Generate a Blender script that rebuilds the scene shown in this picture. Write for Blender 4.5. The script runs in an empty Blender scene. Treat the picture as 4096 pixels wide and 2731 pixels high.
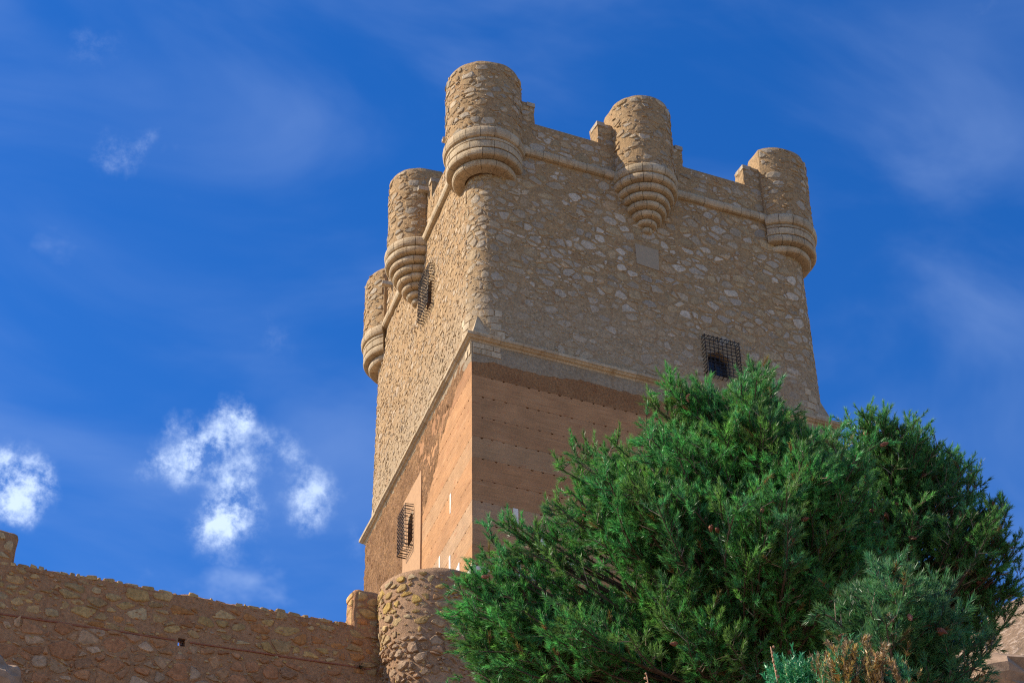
import bpy, math, random
import numpy as np
from mathutils import Matrix, Vector

# ------------------------------------------------------------------ camera
scene = bpy.context.scene
COL = scene.collection
W, H = 4096.0, 2731.0
CAM = np.array([-21.34053, -50.43491, -26.97152])
CF = np.array([0.33333746, 0.73712797, 0.58781671])
CR = np.array([0.91521172, -0.40273123, -0.01396676])
CU = np.array([-0.22643686, -0.54263239, 0.80887356])
FPX = 8168.43
cd = bpy.data.cameras.new('camera')
cam = bpy.data.objects.new('camera', cd)
COL.objects.link(cam)
cam.matrix_world = Matrix(((CR[0], CU[0], -CF[0], CAM[0]), (CR[1], CU[1], -CF[1], CAM[1]), (CR[2], CU[2], -CF[2], CAM[2]), (0, 0, 0, 1)))
cd.sensor_width = 36.0
cd.lens = FPX / W * 36.0
cd.clip_start = 0.1
cd.clip_end = 6000
scene.camera = cam

# ------------------------------------------------------------------ light, sky, exposure
SUN_EL, SUN_AZ = math.radians(40), math.atan2(-0.925, 0.38)      # azimuth clockwise from +Y
sund = np.array([math.sin(SUN_AZ) * math.cos(SUN_EL), math.cos(SUN_AZ) * math.cos(SUN_EL), math.sin(SUN_EL)])
sl = bpy.data.lights.new('sun', 'SUN')
sl.energy = 5.0
sl.angle = math.radians(0.53)
sl.color = (1.0, 0.89, 0.73)
so = bpy.data.objects.new('sun', sl)
COL.objects.link(so)
so.rotation_mode = 'QUATERNION'
so.rotation_quaternion = Vector(sund).to_track_quat('Z', 'Y')
so.location = (-60, 20, 60)
vs = scene.view_settings
vs.view_transform = 'Standard'
vs.look = 'None'
vs.gamma = 1.0
vs.exposure = 0.62
vs.use_curve_mapping = False
scene.cycles.use_denoising = False
scene.cycles.filter_width = 1.2
scene.cycles.max_bounces = 6
scene.cycles.diffuse_bounces = 3
scene.cycles.transparent_max_bounces = 8
SKY_STRENGTH = 0.13


def pix(x, y):                      # photo pixel (4096 wide) to unit direction
    d = CF + CR * (x - W / 2) / FPX - CU * (y - H / 2) / FPX
    return d / np.linalg.norm(d)


K = 4096 / 2352.0


def at(x, y, dist):                 # pixel in the 2352-wide view, slant distance in metres
    return CAM + pix(x * K, y * K) * dist


def proj(p):
    d = np.asarray(p, float) - CAM
    w = d @ CF
    return W / 2 + FPX * (d @ CR) / w, H / 2 - FPX * (d @ CU) / w


world = bpy.data.worlds.new('World')
scene.world = world
world.use_nodes = True
wt = world.node_tree
wt.nodes.clear()


class NT:
    """tiny node helper"""
    def __init__(s, tree):
        s.t = tree

    def n(s, typ, **kw):
        nd = s.t.nodes.new(typ)
        for k, v in kw.items():
            if k.startswith('i_'):
                key = k[2:]
                nd.inputs[int(key) if key.isdigit() else key.replace('_', ' ')].default_value = v
            else:
                setattr(nd, k, v)
        return nd

    def l(s, a, b):
        s.t.links.new(a, b)

    def math(s, op, a, b=None, clamp=False):
        nd = s.n('ShaderNodeMath', operation=op, use_clamp=clamp)
        for i, q in enumerate((a, b)):
            if q is None:
                continue
            if isinstance(q, (int, float)):
                nd.inputs[i].default_value = q
            else:
                s.l(q, nd.inputs[i])
        return nd.outputs[0]

    def mapr(s, v, a, b, c=0.0, d=1.0, interp='SMOOTHSTEP'):
        nd = s.n('ShaderNodeMapRange', interpolation_type=interp)
        s.l(v, nd.inputs[0])
        for i, q in enumerate((a, b, c, d)):
            nd.inputs[i + 1].default_value = q
        return nd.outputs[0]

    def mix(s, fac, a, b, blend='MIX'):
        nd = s.n('ShaderNodeMix', data_type='RGBA', blend_type=blend)
        for i, q in ((0, fac), (6, a), (7, b)):
            if isinstance(q, (int, float)):
                nd.inputs[i].default_value = q
            elif isinstance(q, tuple):
                nd.inputs[i].default_value = q if len(q) == 4 else (*q, 1)
            else:
                s.l(q, nd.inputs[i])
        return nd.outputs[2]

    def noise(s, vec, scale, detail=4.0, rough=0.55, dist=0.0):
        nd = s.n('ShaderNodeTexNoise')
        nd.inputs['Scale'].default_value = scale
        nd.inputs['Detail'].default_value = detail
        nd.inputs['Roughness'].default_value = rough
        nd.inputs['Distortion'].default_value = dist
        if vec is not None:
            s.l(vec, nd.inputs['Vector'])
        return nd.outputs['Fac']

    def mapping(s, vec, scale=(1, 1, 1), rot=(0, 0, 0), loc=(0, 0, 0)):
        nd = s.n('ShaderNodeMapping')
        s.l(vec, nd.inputs['Vector'])
        nd.inputs['Scale'].default_value = scale
        nd.inputs['Rotation'].default_value = rot
        nd.inputs['Location'].default_value = loc
        return nd.outputs[0]


w_ = NT(wt)
wout = w_.n('ShaderNodeOutputWorld')
bg = w_.n('ShaderNodeBackground')
bg.inputs['Strength'].default_value = SKY_STRENGTH
w_.l(bg.outputs[0], wout.inputs['Surface'])
sky = w_.n('ShaderNodeTexSky', sky_type='NISHITA', sun_disc=False, sun_elevation=SUN_EL, sun_rotation=SUN_AZ,
           altitude=900, air_density=1.0, dust_density=0.3, ozone_density=2.2)
sat = w_.n('ShaderNodeHueSaturation', i_Hue=0.514, i_Saturation=1.39, i_Value=1.0)
w_.l(sky.outputs[0], sat.inputs['Color'])
tc = w_.n('ShaderNodeTexCoord')
D = tc.outputs['Generated']
# cumulus puffs (directions of the ones in the photo, in the same thin scattered pattern elsewhere)
puffs = [(535, 945, .011, .9), (510, 985, .012, .9), (548, 925, .009, .9), (495, 1040, .016, 1.1), (460, 1045, .010, .8), (385, 1050, .017, .75), (350, 1055, .010, .6), (420, 1075, .012, .5),
         (600, 990, .011, .62), (640, 1020, .014, .62), (675, 1065, .012, .55), (735, 1115, .013, .7), (700, 1150, .014, .62), (715, 1180, .011, .55),
         (545, 1110, .014, .75), (520, 1160, .014, .85), (540, 1195, .015, 1.0), (480, 1195, .014, .6), (590, 1120, .011, .5), (560, 1060, .010, .5), (505, 1225, .014, .55),
         (408, 960, .0085, .8), (15, 1105, .022, 1.15), (60, 1135, .014, .8), (5, 1065, .012, .8), (78, 1085, .008, .5), (10, 1160, .012, .4),
         (262, 345, .010, .42), (240, 378, .009, .34), (338, 318, .009, .40), (288, 368, .008, .3), (310, 335, .006, .25), (625, 775, .014, .35), (822, 1215, .012, .3), (812, 1290, .012, .22),
         (490, 1290, .016, .32), (595, 1310, .018, .36), (230, 130, .016, .22), (190, 110, .014, .2)]
acc = None
# domain warp makes the puffs ragged
nz = w_.n('ShaderNodeTexNoise')
nz.inputs['Scale'].default_value = 34.0
nz.inputs['Detail'].default_value = 7.0
nz.inputs['Roughness'].default_value = 0.56
w_.l(D, nz.inputs['Vector'])
sub = w_.n('ShaderNodeVectorMath', operation='SUBTRACT')
w_.l(nz.outputs['Color'], sub.inputs[0])
sub.inputs[1].default_value = (.5, .5, .5)
scl = w_.n('ShaderNodeVectorMath', operation='SCALE')
w_.l(sub.outputs[0], scl.inputs[0])
scl.inputs['Scale'].default_value = 0.032
wd = w_.n('ShaderNodeVectorMath', operation='ADD')
w_.l(D, wd.inputs[0])
w_.l(scl.outputs[0], wd.inputs[1])
for (x, y, r, s_) in puffs:
    d = pix(x * K, y * K)
    ds = w_.n('ShaderNodeVectorMath', operation='DISTANCE')
    w_.l(wd.outputs[0], ds.inputs[0])
    ds.inputs[1].default_value = tuple(d)
    f_ = w_.mapr(ds.outputs['Value'], r * 1.45, 0.0, 0.0, s_)
    acc = f_ if acc is None else w_.math('ADD', acc, f_)
fine = w_.noise(D, 66.0, 8.0, 0.66, 0.0)
dens = w_.math('MULTIPLY', acc, w_.mapr(fine, 0.35, 0.66, 0.14, 1.2, 'LINEAR'))
puff = w_.mapr(dens, 0.05, 1.9, 0.0, 0.80)
# the same kind of scattered puffs over the whole dome
far_n = w_.noise(w_.mapping(D, (6, 6, 9), loc=(7.7, 4.3, 2.9)), 1.0, 6.0, 0.6)
far_c = w_.mapr(far_n, 0.64, 0.84, 0.0, 0.35)
# thin high veil
ve = w_.noise(w_.mapping(D, (3.2, 7.5, 9.0), (0.5, 0.25, 0.9)), 1.3, 5.0, 0.52, 0.5)
ve2 = w_.noise(w_.mapping(D, (1.6, 1.6, 2.2), loc=(.3, 0, .9)), 2.0, 3.0, 0.5)
veil = w_.math('MULTIPLY', w_.mapr(ve, 0.34, 0.80, 0.0, 0.36), w_.mapr(ve2, 0.30, 0.62, 0.30, 1.0))
c1 = w_.mix(veil, sat.outputs['Color'], (1.9, 2.7, 4.6))
cm = w_.math('MAXIMUM', puff, far_c)
c2 = w_.mix(cm, c1, (4.6, 5.5, 6.9))
w_.l(c2, bg.inputs['Color'])

# ------------------------------------------------------------------ object helpers
LOC = {}


def _link(o, parent):
    COL.objects.link(o)
    if parent is not None:
        o.parent = parent
        p = LOC[parent.name]
        o.matrix_parent_inverse = Matrix.Translation((-p[0], -p[1], -p[2]))


def tag(o, label=None, cat=None, group=None, kind=None):
    for k, v in (('label', label), ('category', cat), ('group', group), ('kind', kind)):
        if v:
            o[k] = v
    return o


def empty(name, loc, label=None, cat=None, group=None):
    o = bpy.data.objects.new(name, None)
    o.location = loc
    o.empty_display_size = 0.2
    LOC[o.name] = tuple(loc)
    COL.objects.link(o)
    return tag(o, label, cat, group)


def mesh_obj(name, verts, faces, mat, parent=None, col=None, smooth=False, kind=None, origin=None):
    V = np.asarray(verts, float)
    c = V.mean(0) if origin is None else np.asarray(origin, float)
    me = bpy.data.meshes.new(name)
    me.from_pydata((V - c).tolist(), [], faces if isinstance(faces, list) else faces.tolist())
    if col is not None:
        a = me.color_attributes.new('col', 'FLOAT_COLOR', 'POINT')
        cc = np.ones((len(V), 4), np.float32)
        cc[:, :3] = col
        a.data.foreach_set('color', cc.ravel())
    if smooth:
        me.polygons.foreach_set('use_smooth', [True] * len(me.polygons))
    me.materials.append(mat)
    o = bpy.data.objects.new(name, me)
    o.location = c
    LOC[o.name] = tuple(c)
    _link(o, parent)
    if kind:
        o['kind'] = kind
    return o


class MB:
    """collects vertices and faces"""
    def __init__(s):
        s.v, s.f, s.c, s.n = [], [], [], 0

    def add(s, v, f, c=None):
        k = s.n
        s.v.append(np.asarray(v, float).reshape(-1, 3))
        s.n += len(v)
        s.f.extend([tuple(i + k for i in q) for q in f])
        if c is not None:
            s.c.append(np.tile(np.asarray(c, float)[:3], (len(v), 1)))

    def box(s, lo, hi, c=None):
        x0, y0, z0 = lo
        x1, y1, z1 = hi
        s.add([(x0, y0, z0), (x1, y0, z0), (x1, y1, z0), (x0, y1, z0), (x0, y0, z1), (x1, y0, z1), (x1, y1, z1), (x0, y1, z1)],
              [(0, 3, 2, 1), (4, 5, 6, 7), (0, 1, 5, 4), (1, 2, 6, 5), (2, 3, 7, 6), (3, 0, 4, 7)], c)

    def build(s, name, mat, parent=None, **kw):
        return mesh_obj(name, np.concatenate(s.v), s.f, mat, parent, col=np.concatenate(s.c) if s.c else None, **kw)


def tube_geo(pts, radii, n=6):
    pts = np.asarray(pts, float)
    m = len(pts)
    T = np.gradient(pts, axis=0)
    T /= np.linalg.norm(T, axis=1)[:, None] + 1e-9
    a = np.array([0, 0, 1.0]) if abs(T[0][2]) < .9 else np.array([1.0, 0, 0])
    V = []
    for i in range(m):
        u = a - T[i] * (a @ T[i])
        u /= np.linalg.norm(u) + 1e-9
        a = u
        v = np.cross(T[i], u)
        for k in range(n):
            t = 2 * math.pi * (k + .5) / n
            V.append(pts[i] + radii[i] * (math.cos(t) * u + math.sin(t) * v))
    F = []
    for i in range(m - 1):
        for k in range(n):
            F.append((i * n + k, i * n + (k + 1) % n, (i + 1) * n + (k + 1) % n, (i + 1) * n + k))
    F.append(tuple(range(n))[::-1])
    F.append(tuple((m - 1) * n + k for k in range(n)))
    return V, F


# value noise for vertex displacement
_rng = np.random.default_rng(5)
_tab = _rng.random((64, 64, 64))


def vnoise(p):
    p = np.asarray(p, float)
    i = np.floor(p).astype(int)
    f = p - i
    f = f * f * (3 - 2 * f)
    r = 0
    for a in (0, 1):
        for b in (0, 1):
            for c in (0, 1):
                w = np.abs(1 - a - f[..., 0]) * np.abs(1 - b - f[..., 1]) * np.abs(1 - c - f[..., 2])
                r = r + w * _tab[(i[..., 0] + a) % 64, (i[..., 1] + b) % 64, (i[..., 2] + c) % 64]
    return r


def fbm(p, o=3):
    p = np.asarray(p, float)
    s, a = 0, .5
    for k in range(o):
        s = s + a * (vnoise(p * 2 ** k + 7.3 * k) - .5)
        a *= .5
    return s


# ------------------------------------------------------------------ materials
def new_mat(name):
    m = bpy.data.materials.new(name)
    m.use_nodes = True
    t = m.node_tree
    t.nodes.clear()
    n = NT(t)
    out = n.n('ShaderNodeOutputMaterial')
    b = n.n('ShaderNodeBsdfPrincipled')
    b.inputs['Roughness'].default_value = 0.9
    b.inputs['Specular IOR Level'].default_value = 0.2
    n.l(b.outputs[0], out.inputs['Surface'])
    geo = n.n('ShaderNodeNewGeometry')
    return m, n, b, geo.outputs['Position'], out


def bump(n, b, h, strength=0.5, dist=0.02):
    bp = n.n('ShaderNodeBump')
    bp.inputs['Strength'].default_value = strength
    bp.inputs['Distance'].default_value = dist
    n.l(h, bp.inputs['Height'])
    n.l(bp.outputs[0], b.inputs['Normal'])


def mat_mortar(name, ca, cb, stain, pale=None, grain=9.0, stain_amt=0.6, lo=.62, hi=1.28, bd=.05):
    m, n, b, P, _ = new_mat(name)
    a1 = n.noise(P, 1.1, 5, .6)
    a2 = n.noise(P, grain, 5, .65)
    c = n.mix(n.mapr(a1, .3, .7), ca, cb)
    if pale is not None:                # lower third of the upper storey carries an old pale render
        sx = n.n('ShaderNodeSeparateXYZ')
        n.l(P, sx.inputs[0])
        zz = n.math('ADD', sx.outputs[2], n.math('MULTIPLY', a1, 3.0))
        c = n.mix(n.mapr(zz, 18.4, 15.6, 0, .75), c, pale)
    st = n.noise(n.mapping(P, (1, 1, .45)), 2.6, 5, .68, .6)
    c = n.mix(n.mapr(st, .54, .68, 0, stain_amt), c, stain)
    g = n.mapr(a2, .25, .75, lo, hi, 'LINEAR')
    mv = n.n('ShaderNodeVectorMath', operation='SCALE')
    n.l(c, mv.inputs[0])
    n.l(g, mv.inputs['Scale'])
    n.l(mv.outputs[0], b.inputs['Base Color'])
    h = n.math('ADD', n.math('MULTIPLY', a2, .7), n.math('MULTIPLY', n.noise(P, grain * 4, 3, .7), .5))
    bump(n, b, h, .9, bd)
    return m


def mat_attr(name, grain=14.0, lo=.62, hi=1.25, pit=.35, bs=.8, rough=.9, bd=.03, stain=None):
    """stone: colour from the piece itself, with grain, pits and relief"""
    m, n, b, P, _ = new_mat(name)
    at_ = n.n('ShaderNodeAttribute', attribute_name='col')
    a = n.noise(P, grain, 6, .65)
    a0 = n.noise(P, grain * .25, 3, .6)
    g = n.math('MULTIPLY', n.mapr(a, .25, .75, lo, hi, 'LINEAR'), n.mapr(a0, .3, .7, .86, 1.12, 'LINEAR'))
    pt = n.noise(P, grain * 2.6, 3, .7)
    g = n.math('MULTIPLY', g, n.mapr(pt, .28, .42, 1 - pit, 1.0, 'LINEAR'))
    mv = n.n('ShaderNodeVectorMath', operation='SCALE')
    cin = at_.outputs['Color']
    if stain:
        cin = n.mix(n.mapr(n.noise(n.mapping(P, (1, 1, .6)), 3.2, 6, .7, .4), .50, .68, 0, .6), cin, stain)
    n.l(cin, mv.inputs[0])
    n.l(g, mv.inputs['Scale'])
    n.l(mv.outputs[0], b.inputs['Base Color'])
    b.inputs['Roughness'].default_value = rough
    bump(n, b, n.math('ADD', a, n.math('MULTIPLY', pt, .5)), bs, bd)
    return m


M = {}
M['mortar'] = mat_mortar('keep_mortar', (0.42, 0.27, 0.13), (0.37, 0.245, 0.125), (0.33, 0.155, 0.06), (0.39, 0.29, 0.175), 9.0, .42)
M['stone'] = mat_attr('rubble_stone', 13.0)
M['ashlar'] = mat_attr('carved_limestone', 16.0, .74, 1.16, .45, .6, stain=(0.30, 0.185, 0.085))
M['wallmortar'] = mat_mortar('curtain_mortar', (0.47, 0.245, 0.115), (0.41, 0.21, 0.098), (0.38, 0.14, 0.05), None, 10.0, .5)
M['rough'] = mat_mortar('eroded_earth', (0.40, 0.22, 0.10), (0.27, 0.14, 0.06), (0.19, 0.085, 0.035), None, 12.0, .7, .3, 1.55, .12)


M['toprough'] = mat_mortar('weathered_earth', (0.42, 0.215, 0.09), (0.34, 0.165, 0.068), (0.27, 0.11, 0.042), None, 14.0, .6, .5, 1.4, .08)


def mat_earth():
    m, n, b, P, _ = new_mat('rammed_earth')
    at_ = n.n('ShaderNodeAttribute', attribute_name='col')
    ba = n.noise(n.mapping(P, (.7, .7, 12.0)), 1.0, 6, .66, .3)
    bb = n.noise(n.mapping(P, (.9, .9, 30.0)), 1.0, 5, .65)
    c_ = n.noise(P, 1.4, 5, .62)
    fg = n.noise(P, 34.0, 3, .6)
    g = n.math('MULTIPLY', n.mapr(ba, .3, .7, .90, 1.10, 'LINEAR'), n.mapr(bb, .3, .7, .80, 1.14, 'LINEAR'))
    g = n.math('MULTIPLY', g, n.mapr(c_, .3, .7, .85, 1.14, 'LINEAR'))
    g = n.math('MULTIPLY', g, n.mapr(fg, .28, .6, .72, 1.08, 'LINEAR'))
    col = n.mix(n.mapr(ba, .54, .66, 0, .4), at_.outputs['Color'], (0.40, 0.25, 0.135))
    col = n.mix(n.mapr(n.noise(n.mapping(P, (1, 1, 3)), 1.9, 4, .6), .58, .72, 0, .5), col, (0.34, 0.13, 0.055))
    mv = n.n('ShaderNodeVectorMath', operation='SCALE')
    n.l(col, mv.inputs[0])
    n.l(g, mv.inputs['Scale'])
    n.l(mv.outputs[0], b.inputs['Base Color'])
    bump(n, b, n.math('ADD', n.math('MULTIPLY', bb, .6), n.math('ADD', n.math('MULTIPLY', fg, .5), ba)), .6, .03)
    return m


M['earth'] = mat_earth()


def mat_plain(name, c, rough=.8, spec=.3, nz=0.0, grain=20.0, metal=0.0, bs=.3):
    m, n, b, P, _ = new_mat(name)
    b.inputs['Roughness'].default_value = rough
    b.inputs['Specular IOR Level'].default_value = spec
    b.inputs['Metallic'].default_value = metal
    if nz > 0:
        a = n.noise(P, grain, 5, .6)
        mv = n.n('ShaderNodeVectorMath', operation='SCALE')
        mv.inputs[0].default_value = c
        n.l(n.mapr(a, .25, .75, 1 - nz, 1 + nz, 'LINEAR'), mv.inputs['Scale'])
        n.l(mv.outputs[0], b.inputs['Base Color'])
        bump(n, b, a, bs, .02)
    else:
        b.inputs['Base Color'].default_value = (*c, 1)
    return m


M['iron'] = mat_plain('wrought_iron', (0.018, 0.016, 0.016), .6, .4, .3)
M['white'] = mat_plain('lime_plaster', (0.74, 0.68, 0.58), .9, .2, .12, 9.0)
M['panel'] = mat_plain('earth_render', (0.42, 0.25, 0.13), .9, .2, .12, 5.0)
M['patch'] = mat_plain('grey_render', (0.34, 0.265, 0.175), .9, .2, .08, 6.0)
M['core'] = mat_plain('wall_core', (0.22, 0.15, 0.09), .95, .1, .15, 4.0)
M['wood'] = mat_plain('shutter_wood', (0.16, 0.065, 0.03), .7, .3, .3, 12.0)
M['frame'] = mat_plain('window_frame', (0.05, 0.04, 0.04), .6, .4, .2)
M['bark'] = mat_plain('pine_bark', (0.085, 0.058, 0.042), .9, .2, .45, 40.0)
M['twig'] = mat_plain('pale_twig', (0.30, 0.24, 0.17), .8, .3, .3, 50.0)
M['cone'] = mat_plain('pine_cone', (0.25, 0.095, 0.055), .7, .3, .35, 90.0)
M['stalk'] = mat_plain('dry_stalk', (0.42, 0.24, 0.14), .8, .2, .25, 60.0)


def mat_glass():
    m, n, b, P, out = new_mat('railing_glass')
    b.inputs['Base Color'].default_value = (0.55, 0.80, 0.84, 1)
    b.inputs['Roughness'].default_value = 0.05
    b.inputs['Specular IOR Level'].default_value = 0.5
    tr = n.n('ShaderNodeBsdfTransparent')
    tr.inputs[0].default_value = (0.72, 0.90, 0.92, 1)
    mx = n.n('ShaderNodeMixShader')
    mx.inputs[0].default_value = 0.30
    n.l(tr.outputs[0], mx.inputs[1])
    n.l(b.outputs[0], mx.inputs[2])
    n.l(mx.outputs[0], out.inputs['Surface'])
    return m


def mat_pane():
    m, n, b, P, out = new_mat('window_pane')
    b.inputs['Base Color'].default_value = (0.02, 0.022, 0.03, 1)
    b.inputs['Roughness'].default_value = 0.15
    b.inputs['Specular IOR Level'].default_value = 0.5
    return m


def mat_leaf(name, trans=.25):
    m, n, b, P, out = new_mat(name)
    at_ = n.n('ShaderNodeAttribute', attribute_name='col')
    n.l(at_.outputs['Color'], b.inputs['Base Color'])
    b.inputs['Roughness'].default_value = .42
    b.inputs['Specular IOR Level'].default_value = .45
    tl = n.n('ShaderNodeBsdfTranslucent')
    n.l(at_.outputs['Color'], tl.inputs[0])
    mx = n.n('ShaderNodeMixShader')
    mx.inputs[0].default_value = trans
    n.l(b.outputs[0], mx.inputs[1])
    n.l(tl.outputs[0], mx.inputs[2])
    n.l(mx.outputs[0], out.inputs['Surface'])
    return m


M['glass'] = mat_glass()
M['pane'] = mat_pane()
M['needle'] = mat_leaf('pine_needle', .42)
M['leaf'] = mat_leaf('shrub_leaf', .2)


def mat_ground():
    m, n, b, P, _ = new_mat('dry_hillside')
    a = n.noise(P, .8, 6, .62)
    f = n.noise(P, 7.0, 6, .68)
    c = n.mix(n.mapr(a, .3, .7), (0.28, 0.185, 0.115), (0.20, 0.135, 0.085))
    c = n.mix(n.mapr(f, .50, .62, 0, .9), c, (0.40, 0.30, 0.22))
    mv = n.n('ShaderNodeVectorMath', operation='SCALE')
    n.l(c, mv.inputs[0])
    n.l(n.mapr(f, .2, .8, .7, 1.25, 'LINEAR'), mv.inputs['Scale'])
    n.l(mv.outputs[0], b.inputs['Base Color'])
    bump(n, b, f, .9, .12)
    return m


M['ground'] = mat_ground()
M['rock'] = mat_plain('grey_rock', (0.33, 0.22, 0.14), .95, .2, .35, 5.0, bs=.8)

# ------------------------------------------------------------------ terrain
FW = np.array([0.4120, 0.9112])
RT = np.array([0.9112, -0.4120])


def ground_z(x, y):
    x = np.asarray(x, float)
    y = np.asarray(y, float)
    dx, dy = x - CAM[0], y - CAM[1]
    u = dx * FW[0] + dy * FW[1]
    w = dx * RT[0] + dy * RT[1]
    z = -28.6 + 0.495 * np.clip(u, 0, 44) + 0.05 * np.clip(u, -40, 0)
    z = z + np.clip(u - 44, 0, 30) * 0.12
    # broad castle hill: falls away sideways and behind
    z = z - 0.0035 * np.clip(np.abs(w - 2) - 14, 0, 60) ** 2
    z = z - 0.006 * np.clip(u - 82, 0, 80) ** 2
    # rocky shoulder to the right of the pines
    z = z + 4.4 * np.exp(-(((u - 42.5) / 6.0) ** 2 + ((w - 13.2) / 4.2) ** 2))
    z = z + 1.2 * fbm(np.stack([x * .22, y * .22, x * 0 + 3.3], -1), 4) + .35 * fbm(np.stack([x * 1.1, y * 1.1, x * 0], -1), 3)
    return np.maximum(z, -52 + 3 * fbm(np.stack([x * .02, y * .02, x * 0], -1), 3))


def grid_faces(nu, nv, wrap=False):
    i = np.arange(nu - 1)[:, None] * nv + np.arange(nv - 1)[None, :]
    i = i.ravel()
    return np.stack([i, i + nv, i + nv + 1, i + 1], 1)


gx = np.concatenate([-np.geomspace(900, 60, 16), np.arange(-52, 42, .55), np.geomspace(46, 900, 16)])
gy = np.concatenate([-np.geomspace(900, 75, 14), np.arange(-68, 40, .55), np.geomspace(44, 900, 16)])
GX, GY = np.meshgrid(gx, gy, indexing='ij')
gv = np.stack([GX, GY, ground_z(GX, GY)], -1).reshape(-1, 3)
gr = mesh_obj('hillside', gv, grid_faces(len(gx), len(gy)), M['ground'], None, smooth=True, origin=(0, 0, 0))
tag(gr, 'dry stony hillside below the castle', 'hillside', kind='structure')


# ------------------------------------------------------------------ keep plan: quadrilateral with rounded upper corners
G, SIDE_L, SIDE_R = 0.0998, 13.852, 14.0
A0 = np.array([0.0, 0.0])
A1 = np.array([SIDE_R, 0.0])
A3 = np.array([SIDE_L * math.sin(G), SIDE_L * math.cos(G)])
A2 = np.array([14.25, 13.95])
CORN = [A3, A0, A1, A2]
LEN = [np.linalg.norm(CORN[(i + 1) % 4] - CORN[i]) for i in range(4)]
SC = [-SIDE_L, 0.0, SIDE_R, SIDE_R + LEN[2]]
PER = sum(LEN)
ZS = 13.0


_DIR = [(CORN[(i + 1) % 4] - CORN[i]) / LEN[i] for i in range(4)]


def keep_plan(s, t):
    """point and outward normal on the keep's outline; s = 0 at the front corner, t = corner cut"""
    s = (s + SIDE_L + .5 * LEN[3]) % PER - SIDE_L - .5 * LEN[3]
    if t > 0:
        for i in range(4):
            u = s - SC[i]
            if u < -PER / 2:
                u += PER
            if abs(u) < t:
                p, d0, d1 = CORN[i], _DIR[i - 1], _DIR[i]
                th = math.atan2(d0[0] * d1[1] - d0[1] * d1[0], d0[0] * d1[0] + d0[1] * d1[1])
                r = t / math.tan(th / 2)
                f = (u + t) / (2 * t) * th
                cf, sf = math.cos(f), math.sin(f)
                n = np.array([d0[1] * cf + d0[0] * sf, d0[1] * sf - d0[0] * cf])
                return p - d0 * t + np.array([-d0[1], d0[0]]) * r + n * r, n
    for i in range(4):
        u = s - SC[i]
        if u < -1e-9:
            u += PER
        if u <= LEN[i] + 1e-6:
            d = _DIR[i]
            return CORN[i] + d * u, np.array([d[1], -d[0]])
    return A0, np.array([0, -1.0])


TC = 1.05


_pc = {}


def plan_c(s, t):
    k = (round(s, 4), t)
    if k not in _pc:
        _pc[k] = keep_plan(s, t)
    return _pc[k]


def keep_up(s, z, d=0.0):           # upper storey, rounded corners, slight batter
    p, n = plan_c(s, TC)
    q = p + n * (d - 0.013 * (z - ZS))
    return (q[0], q[1], z)


def keep_lo(s, z, d=0.0):           # lower storey, sharp corners
    p, n = plan_c(s, 0.0)
    q = p + n * d
    return (q[0], q[1], z)


def keep_sharp(s, z, d):            # mitred offset of the sharp outline
    for i, sc in enumerate(SC):
        if abs(s - sc) < 1e-6:
            _, n1 = keep_plan(sc - .01, 0)
            _, n2 = keep_plan(sc + .01, 0)
            m = (n1 + n2) / (1 + n1 @ n2)
            q = CORN[i] + m * d
            return (q[0], q[1], z)
    return keep_lo(s, z, d)


keep = empty('castle_keep', (7, 7, 0), 'tall square sandy stone keep with round turrets on its corners and rammed earth base', 'castle tower')


# ------------------------------------------------------------------ rubble: power-diagram cells turned into stones
def cells(pts, wts, box, asp, kmax=14):
    """power diagram of pts (u stretched by 1/asp) clipped to the box"""
    P2 = [(p[0] / asp, p[1], w) for p, w in zip(pts, wts)]
    u0, u1, v0, v1 = box[0] / asp, box[1] / asp, box[2], box[3]
    area = (u1 - u0) * (v1 - v0) / max(len(P2), 1)
    h = math.sqrt(area) * 1.35
    grid = {}
    for i, p in enumerate(P2):
        grid.setdefault((int(p[0] // h), int(p[1] // h)), []).append(i)
    out = []
    for i, (x, y, w) in enumerate(P2):
        ci, cj = int(x // h), int(y // h)
        nb = []
        for a in (-2, -1, 0, 1, 2):
            for b in (-2, -1, 0, 1, 2):
                for j in grid.get((ci + a, cj + b), ()):
                    if j != i:
                        q = P2[j]
                        nb.append(((q[0] - x) ** 2 + (q[1] - y) ** 2, j))
        nb.sort()
        poly = [(max(u0, x - 2 * h), max(v0, y - 2 * h)), (min(u1, x + 2 * h), max(v0, y - 2 * h)),
                (min(u1, x + 2 * h), min(v1, y + 2 * h)), (max(u0, x - 2 * h), min(v1, y + 2 * h))]
        for d2, j in nb[:kmax + 6]:
            q = P2[j]
            ax, ay = q[0] - x, q[1] - y
            c = (q[0] ** 2 + q[1] ** 2 - x * x - y * y + w - q[2]) / 2
            new = []
            m = len(poly)
            for k in range(m):
                a, b = poly[k], poly[(k + 1) % m]
                da = ax * a[0] + ay * a[1] - c
                db = ax * b[0] + ay * b[1] - c
                if da <= 0:
                    new.append(a)
                if (da < 0 < db) or (db < 0 < da):
                    t = da / (da - db)
                    new.append((a[0] + (b[0] - a[0]) * t, a[1] + (b[1] - a[1]) * t))
            poly = new
            if len(poly) < 3:
                break
        out.append([(p[0] * asp, p[1]) for p in poly] if len(poly) >= 3 else None)
    return out


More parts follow.
